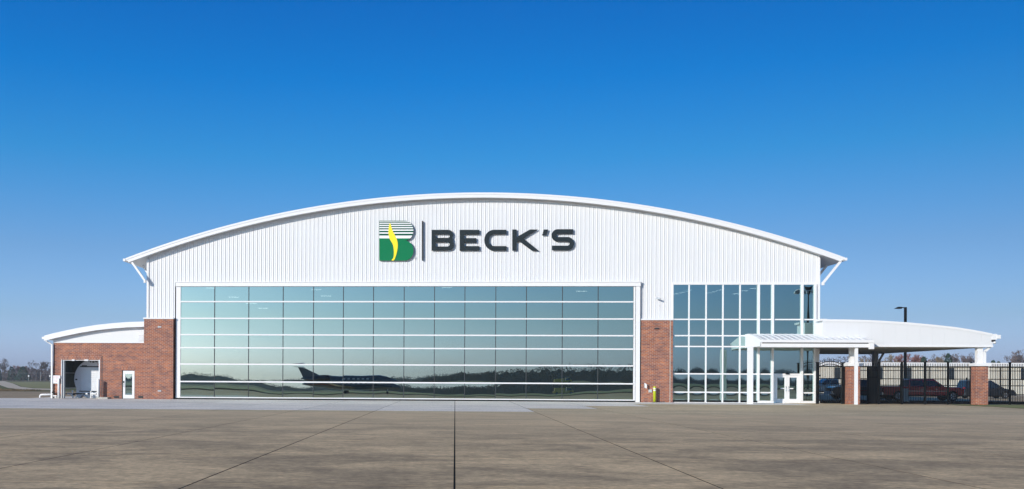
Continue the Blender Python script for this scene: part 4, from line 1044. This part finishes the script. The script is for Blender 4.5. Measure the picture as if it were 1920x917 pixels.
place(E2, 43, YT-20, 'widest dark evergreen beyond the field at far left', .76, 2, GL, 1.3)
place(T2, 68, YT, 'tall spreading bare tree right of the evergreens', .92, 1.3, GL)
place(T3, 85, YT, 'round topped bare tree just left of the annex', .86, 2.3, GL)
place(T1, 98, YT, 'bare tree touching the annex corner at far left', .86, 4, GL)
place(TR_, 33, YT+25, 'low reddish bare tree between the two dark evergreens', .72, 0, GL)
place(TR_, 50, YT+30, 'low reddish bare tree behind the widest evergreen', .70, 2, GL)
# hedge / brush mass: stuff
def brush(name, x0, x1, Y, h0, n, m, seed, s=(.5, 1.6), dy=8, prof=None):
    rnd = random.Random(seed); c = MB()
    for i in range(n):
        x = rnd.uniform(x0, x1); hh = h0*(prof(x) if prof else 1)*(.72+.28*math.sin(x*.19+seed)*math.sin(x*.071+2*seed)); z = hh*rnd.random()**.8; p = Vector((x, Y+rnd.uniform(-dy, dy), z-.3))
        s_ = rnd.uniform(*s); u = Vector((rnd.gauss(0, 1), rnd.gauss(0, .6), rnd.gauss(0, 1))).normalized(); w_ = u.orthogonal().normalized()
        c.add([p-u*s_, p+w_*s_*.7, p+u*s_], [(0, 1, 2)])
    o = c.build(name, m); o['kind'] = 'stuff'; return o
o = brush('brush_hedge', ax(-60, YT), ax(125, YT), YT+30, 6.4, 5200, TWIG, 2, (.3, 1.0)); tag(o, 'grey brown brush forming a mass behind the far left trees', 'brush')
o = brush('roadside_weeds', gnd(-10, 731).x, gnd(105, 731).x, gnd(50, 732).y, .55, 1500, DRYG, 4, (.08, .22), 3); tag(o, 'dry weeds along the near edge of the left field', 'weeds')
# power line
t = thing('power_line', 'thin wires between slim poles in front of the far left trees', 'power line', (ax(76, 300), 300, 0))
for px in (-30, 76, 180):
    x = ax(px, 300); MB().tube([(x, 300, 0), (x, 300, az(699, 60, 300)+.3)], .06, 6).build('pole', STEEL, t)
MB().tube([(ax(-60, 300), 300, az(699.3, 0, 300)), (ax(200, 300), 300, az(699.9, 120, 300))], .016, 4).build('wire', STEEL, t)
for px in (54, 94):
    p = at(px, 705, 290); o = MB().tube([(p.x, 290, p.z-.35), (p.x, 290, p.z+.35)], .3, 8).build('marker', TRIM); tag(o, 'small white marker in front of the far trees, %s one' % ('left' if px == 54 else 'right, nearest the annex'), 'marker', 'white markers before the far left trees')
    o2 = MB().tube([(p.x, 290, -.05), (p.x, 290, p.z-.35)], .06, 6).build('stake', STEEL, o); 
# right trees
YQ = 150; GR = 'trees behind the long ribbed building'
rt_specs = [(T2, 1492, 660, 'tan'), (TY_, 1610, 668, ''), (T1, 1622, 663, ''), (T3, 1640, 661, ''), (TY_, 1662, 662, ''), (TR_, 1690, 660, ''), (TR_, 1712, 664, ''), (TR_, 1727, 668, ''), (T2, 1748, 662, ''), (TY_, 1760, 667, ''),
            (T1, 1770, 661, ''), (T3, 1783, 660, ''), (T2, 1808, 662, ''), (TY_, 1816, 670, ''), (T1, 1884, 664, ''), (T3, 1900, 656, ''), (T2, 1914, 660, ''), (TR_, 1925, 664, '')]
rlab = ['bare tree hidden mostly behind the entrance glass', 'low tan bare tree just right of the left brick pier', 'bare tree rising above the fence next to the left pier', 'bare tree behind the dark carport column',
        'tan bare tree above the fence right of the grey downspout', 'broad reddish bare tree directly behind the black lamp pole', 'reddish bare tree just right of the lamp pole', 'low reddish bare tree next to a small evergreen',
        'bare tree behind the fence between lamp pole and right pier', 'low tan bare tree in the middle of the fence run', 'grey bare tree left of the dark evergreen', 'tall grey bare tree behind the dark evergreen',
        'spreading bare tree just left of the right brick pier', 'low tan bush-like tree touching the right brick pier', 'bare tree right of the carport downspout', 'tallest bare tree beyond the right end of the carport',
        'bare tree near the right edge above the fence', 'reddish bare tree at the right edge above the fence']
for i, ((pr, px, py, _), lb) in enumerate(zip(rt_specs, rlab)):
    h = az(py, px, YQ); place(pr, px, YQ+(i % 3)*6, lb, h/9.8, i*1.7, GR, .8)
for px, py, lb in ((1732, 667, 'small dark evergreen among reddish trees above the fence'), (1778, 661, 'dark evergreen between bare trees left of the right pier'), (1862, 674, 'low evergreen just right of the right brick pier'), (1872, 676, 'low rounded evergreen above the fence near the right end')):
    h = az(py, px, YQ-8); place(E1 if px % 4 else E2, px, YQ-8, lb, h/8.2, px, GR, .55)
o = brush('far_brush', ax(1480, YQ), ax(2000, YQ), YQ+30, 8.3, 9000, TWIG, 5, (.12, .42)); tag(o, 'brown brush filling the gaps between the trees at right', 'brush')

# ================================================================ BEHIND THE CAMERA (seen mirrored in the glass)
def mirr(px, Yv): return ax(px, Yv)      # x of an object whose mirror image stands at Yv
# jet
YJ = -(155-D)
jx = mirr(655, -YJ)
jt = thing('business_jet', 'business jet with T-tail standing on the apron, mirrored in the hangar door', 'aircraft', (jx, YJ, 0))
fus = [(-7.6, 2.05, .12), (-6.6, 1.95, .38), (-5, 1.82, .66), (-3.2, 1.74, .82), (-1, 1.7, .86), (3, 1.7, .86), (4.8, 1.68, .83), (5.9, 1.58, .70), (6.8, 1.44, .52), (7.5, 1.32, .34), (8.0, 1.25, .16), (8.15, 1.23, .03)]
v = []; n = 20
for (x, z, r_) in fus:
    for i in range(n): v.append((x, r_*math.cos(2*PI*i/n), z+r_*math.sin(2*PI*i/n)))
f = [(j*n+i, j*n+(i+1) % n, (j+1)*n+(i+1) % n, (j+1)*n+i) for j in range(len(fus)-1) for i in range(n)]+[tuple(range(n-1, -1, -1)), tuple(range((len(fus)-1)*n, len(fus)*n))]
obj('fuselage', v, f, JETW, jt, True, True)
for sy in (-1, 1):
    v = [(x, sy*(r_*math.cos(a)+.012), z+r_*math.sin(a)) for (x, z, r_) in fus[2:9] for a in (-.32, -.12)]
    obj('stripe', v, [(2*i, 2*i+1, 2*i+3, 2*i+2) for i in range(6)], JETN, jt, False, True)
    v = [(x, sy*(r_*math.cos(a)+.012), z+r_*math.sin(a)) for (x, z, r_) in fus[1:5] for a in (-.6, -.36)]
    obj('stripe', v, [(2*i, 2*i+1, 2*i+3, 2*i+2) for i in range(3)], JETR, jt, False, True)
    for k in range(6): MB().box(-1.0+k*.78, -.62+k*.78, *sorted((sy*.80, sy*.865)), 1.84, 2.12).build('cabin_window', LAMPW, jt, local=True)  # pale colour stands in for light seen through the cabin
    MB().add([(1.6, sy*.7, 1.15), (-1.3, sy*.7, 1.15), (-2.6, sy*7.6, 1.55), (-1.7, sy*7.6, 1.58), (.2, sy*.7, 1.32)], [(0, 1, 2, 3), (0, 3, 4), (4, 3, 2), (4, 2, 1)]).build('wing', JETW, jt, local=True)
    e = [(-5.4, .28), (-5.0, .40), (-3.6, .44), (-2.9, .36)]
    v = [(x, sy*1.25+r_*math.cos(2*PI*i/14), 2.25+r_*math.sin(2*PI*i/14)) for (x, r_) in e for i in range(14)]
    f = [(j*14+i, j*14+(i+1) % 14, (j+1)*14+(i+1) % 14, (j+1)*14+i) for j in range(3) for i in range(14)]+[tuple(range(13, -1, -1)), tuple(range(42, 56))]
    obj('engine', v, f, JETN, jt, True, True)
    MB().box(-5.0, -3.6, *sorted((sy*.6, sy*1.2)), 2.3, 2.4).build('pylon', JETW, jt, local=True)
    MB().tube([(-.6, sy*1.3, 0.02), (-.6, sy*1.3, .5)], .12, 6).build('landing_gear', STEEL, jt, local=True)
    MB().tube([(-.6, sy*1.2, .30), (-.6, sy*1.42, .30)], .30, 16).build('wheel', TYRE, jt, local=True)
MB().ext([(-7.2, 2.0), (-3.6, 2.4), (-4.6, 2.65), (-7.1, 4.0), (-8.1, 4.05)], -.09, .09).build('tail_fin', JETW, jt, local=True)
MB().add([(-6.9, 0, 4.05), (-7.9, 0, 4.07), (-8.7, 2.4, 4.13), (-8.1, 2.4, 4.15), (-8.7, -2.4, 4.13), (-8.1, -2.4, 4.15), (-7.3, 0, 4.2)], [(0, 1, 2, 3), (0, 5, 4, 1), (6, 3, 2, 1), (6, 1, 4, 5), (6, 0, 3), (6, 5, 0)]).build('tailplane', JETN, jt, local=True)
MB().add([(6.0, -.4, 2.35), (6.6, -.35, 2.1), (6.6, .35, 2.1), (6.0, .4, 2.35)], [(0, 1, 2, 3)]).build('windscreen', CARGLASS, jt, local=True)
MB().tube([(6.0, 0, .2), (6.1, 0, 1.2)], .07, 6).build('nose_gear', STEEL, jt, local=True)
MB().tube([(6.0, -.08, .22), (6.0, .08, .22)], .22, 14).build('wheel', TYRE, jt, local=True)
jt.location.z = 0.0
# yellow utility truck and high mast light
u = vehicle('utility_truck', 'yellow utility truck on the far infield, mirrored in the hangar door', 'utility', (.60, .38, .01), (mirr(1054, 275), -275, -.05), 1, L=7.0, H=2.3)
MB().box(-3.1, .4, -.95, .95, 1.2, 2.15).build('cargo_box', paint('truck_yellow', (.60, .38, .01)), u, local=True)
mx_ = mirr(1513, 60)
hm = thing('high_mast_light', 'tall apron mast light with a ring of floodlights, mirrored in the storefront', 'mast light', (mx_, -60, 0))
MB().tube([(mx_, -60, 0), (mx_, -60, 13.6)], [.32, .2], 12).build('mast', BLACK, hm)
ring = [(mx_+1.3*math.cos(2*PI*i/20), -60+1.3*math.sin(2*PI*i/20), 13.9) for i in range(21)]
MB().tube(ring, .07, 6).build('ring', TRIM, hm)
MB().tube([(mx_, -60, 13.5), (mx_, -60, 14.5)], [.5, .75], 12).build('mast_head', BLACK, hm)
for i in range(6):
    a = 2*PI*i/6; c_ = Vector((mx_+1.3*math.cos(a), -60+1.3*math.sin(a), 13.7)); MB().box(c_.x-.22, c_.x+.22, c_.y-.22, c_.y+.22, 13.45, 13.8).build('floodlight', STEEL, hm)
# far woods in bands
def px2x(px, Yv): return ax(px, Yv)
def ridge(name, label, px0, px1, Yv, prof, n, seed):
    x0, x1 = px2x(px0, Yv), px2x(px1, Yv); rnd = random.Random(seed); c = MB(); sc_ = (D+Yv)/F
    N = max(30, int((px1-px0)/2)); gaps = [rnd.uniform(.55, 1.1) for _ in range(N+2)]
    for i in range(n):
        t_ = rnd.random(); x = x0+(x1-x0)*t_; px = px0+(px1-px0)*t_
        k = t_*N; g = gaps[int(k)]*(1-(k % 1-.5)**2*1.3)
        hh = lerp(px, prof)*sc_*(.75+.35*g); z = hh*math.sqrt(rnd.random()); p = Vector((x, -Yv+rnd.uniform(-25, 25), z))
        s_ = rnd.uniform(.7, 2.0)*sc_*1.1; u_ = Vector((rnd.gauss(0, 1), rnd.gauss(0, .5), rnd.gauss(0, 1))).normalized(); w_ = u_.orthogonal().normalized()
        c.add([p-u_*s_, p+w_*s_*.8, p+u_*s_], [(0, 1, 2)])
    # solid core so that the wood reads as one mass
    core = []; M_ = 320
    for i in range(M_+1):
        t_ = i/M_; x = x0+(x1-x0)*t_; hh = lerp(px0+(px1-px0)*t_, prof)*sc_*(.80+.07*math.sin(i*.9)+.05*math.sin(i*2.3)); core += [(x, -Yv-26, -1), (x, -Yv-26, hh)]
    c.add(core, [(2*i, 2*i+2, 2*i+3, 2*i+1) for i in range(M_)])
    o = c.build(name, WOODS); tag(o, label, 'woodland', None, 'stuff')
ridge('far_woodland', 'hazy wood on the far horizon behind the viewer, mirrored in the glass', -500, 2600, 850,
      [(-500, 9), (200, 8), (370, 9), (400, 16), (470, 17), (520, 10), (700, 10), (800, 12), (1000, 14), (1250, 16), (1500, 17), (1700, 14), (2600, 12)], 15000, 3)
ridge('wooded_hill', 'dark wooded hill behind the viewer, mirrored at the right of the hangar door', 690, 1900, 430,
      [(690, 1), (760, 7), (900, 15), (1000, 25), (1090, 32), (1200, 35), (1260, 24), (1350, 14), (1500, 11), (1700, 9), (1900, 4)], 12000, 9)

# ================================================================ AIR
hz = MB().box(-1500, 1500, -1500, 900, -1.2, 18).build('haze', None)
hm_ = bpy.data.materials.new('haze_air'); hm_.use_nodes = True; t_ = hm_.node_tree; t_.nodes.clear()
pv = t_.nodes.new('ShaderNodeVolumePrincipled'); pv.inputs['Density'].default_value = HAZE; pv.inputs['Color'].default_value = (.80, .87, .95, 1); pv.inputs['Anisotropy'].default_value = 0
ou = t_.nodes.new('ShaderNodeOutputMaterial'); t_.links.new(pv.outputs[0], ou.inputs['Volume']); hz.data.materials.append(hm_); hz['kind'] = 'stuff'
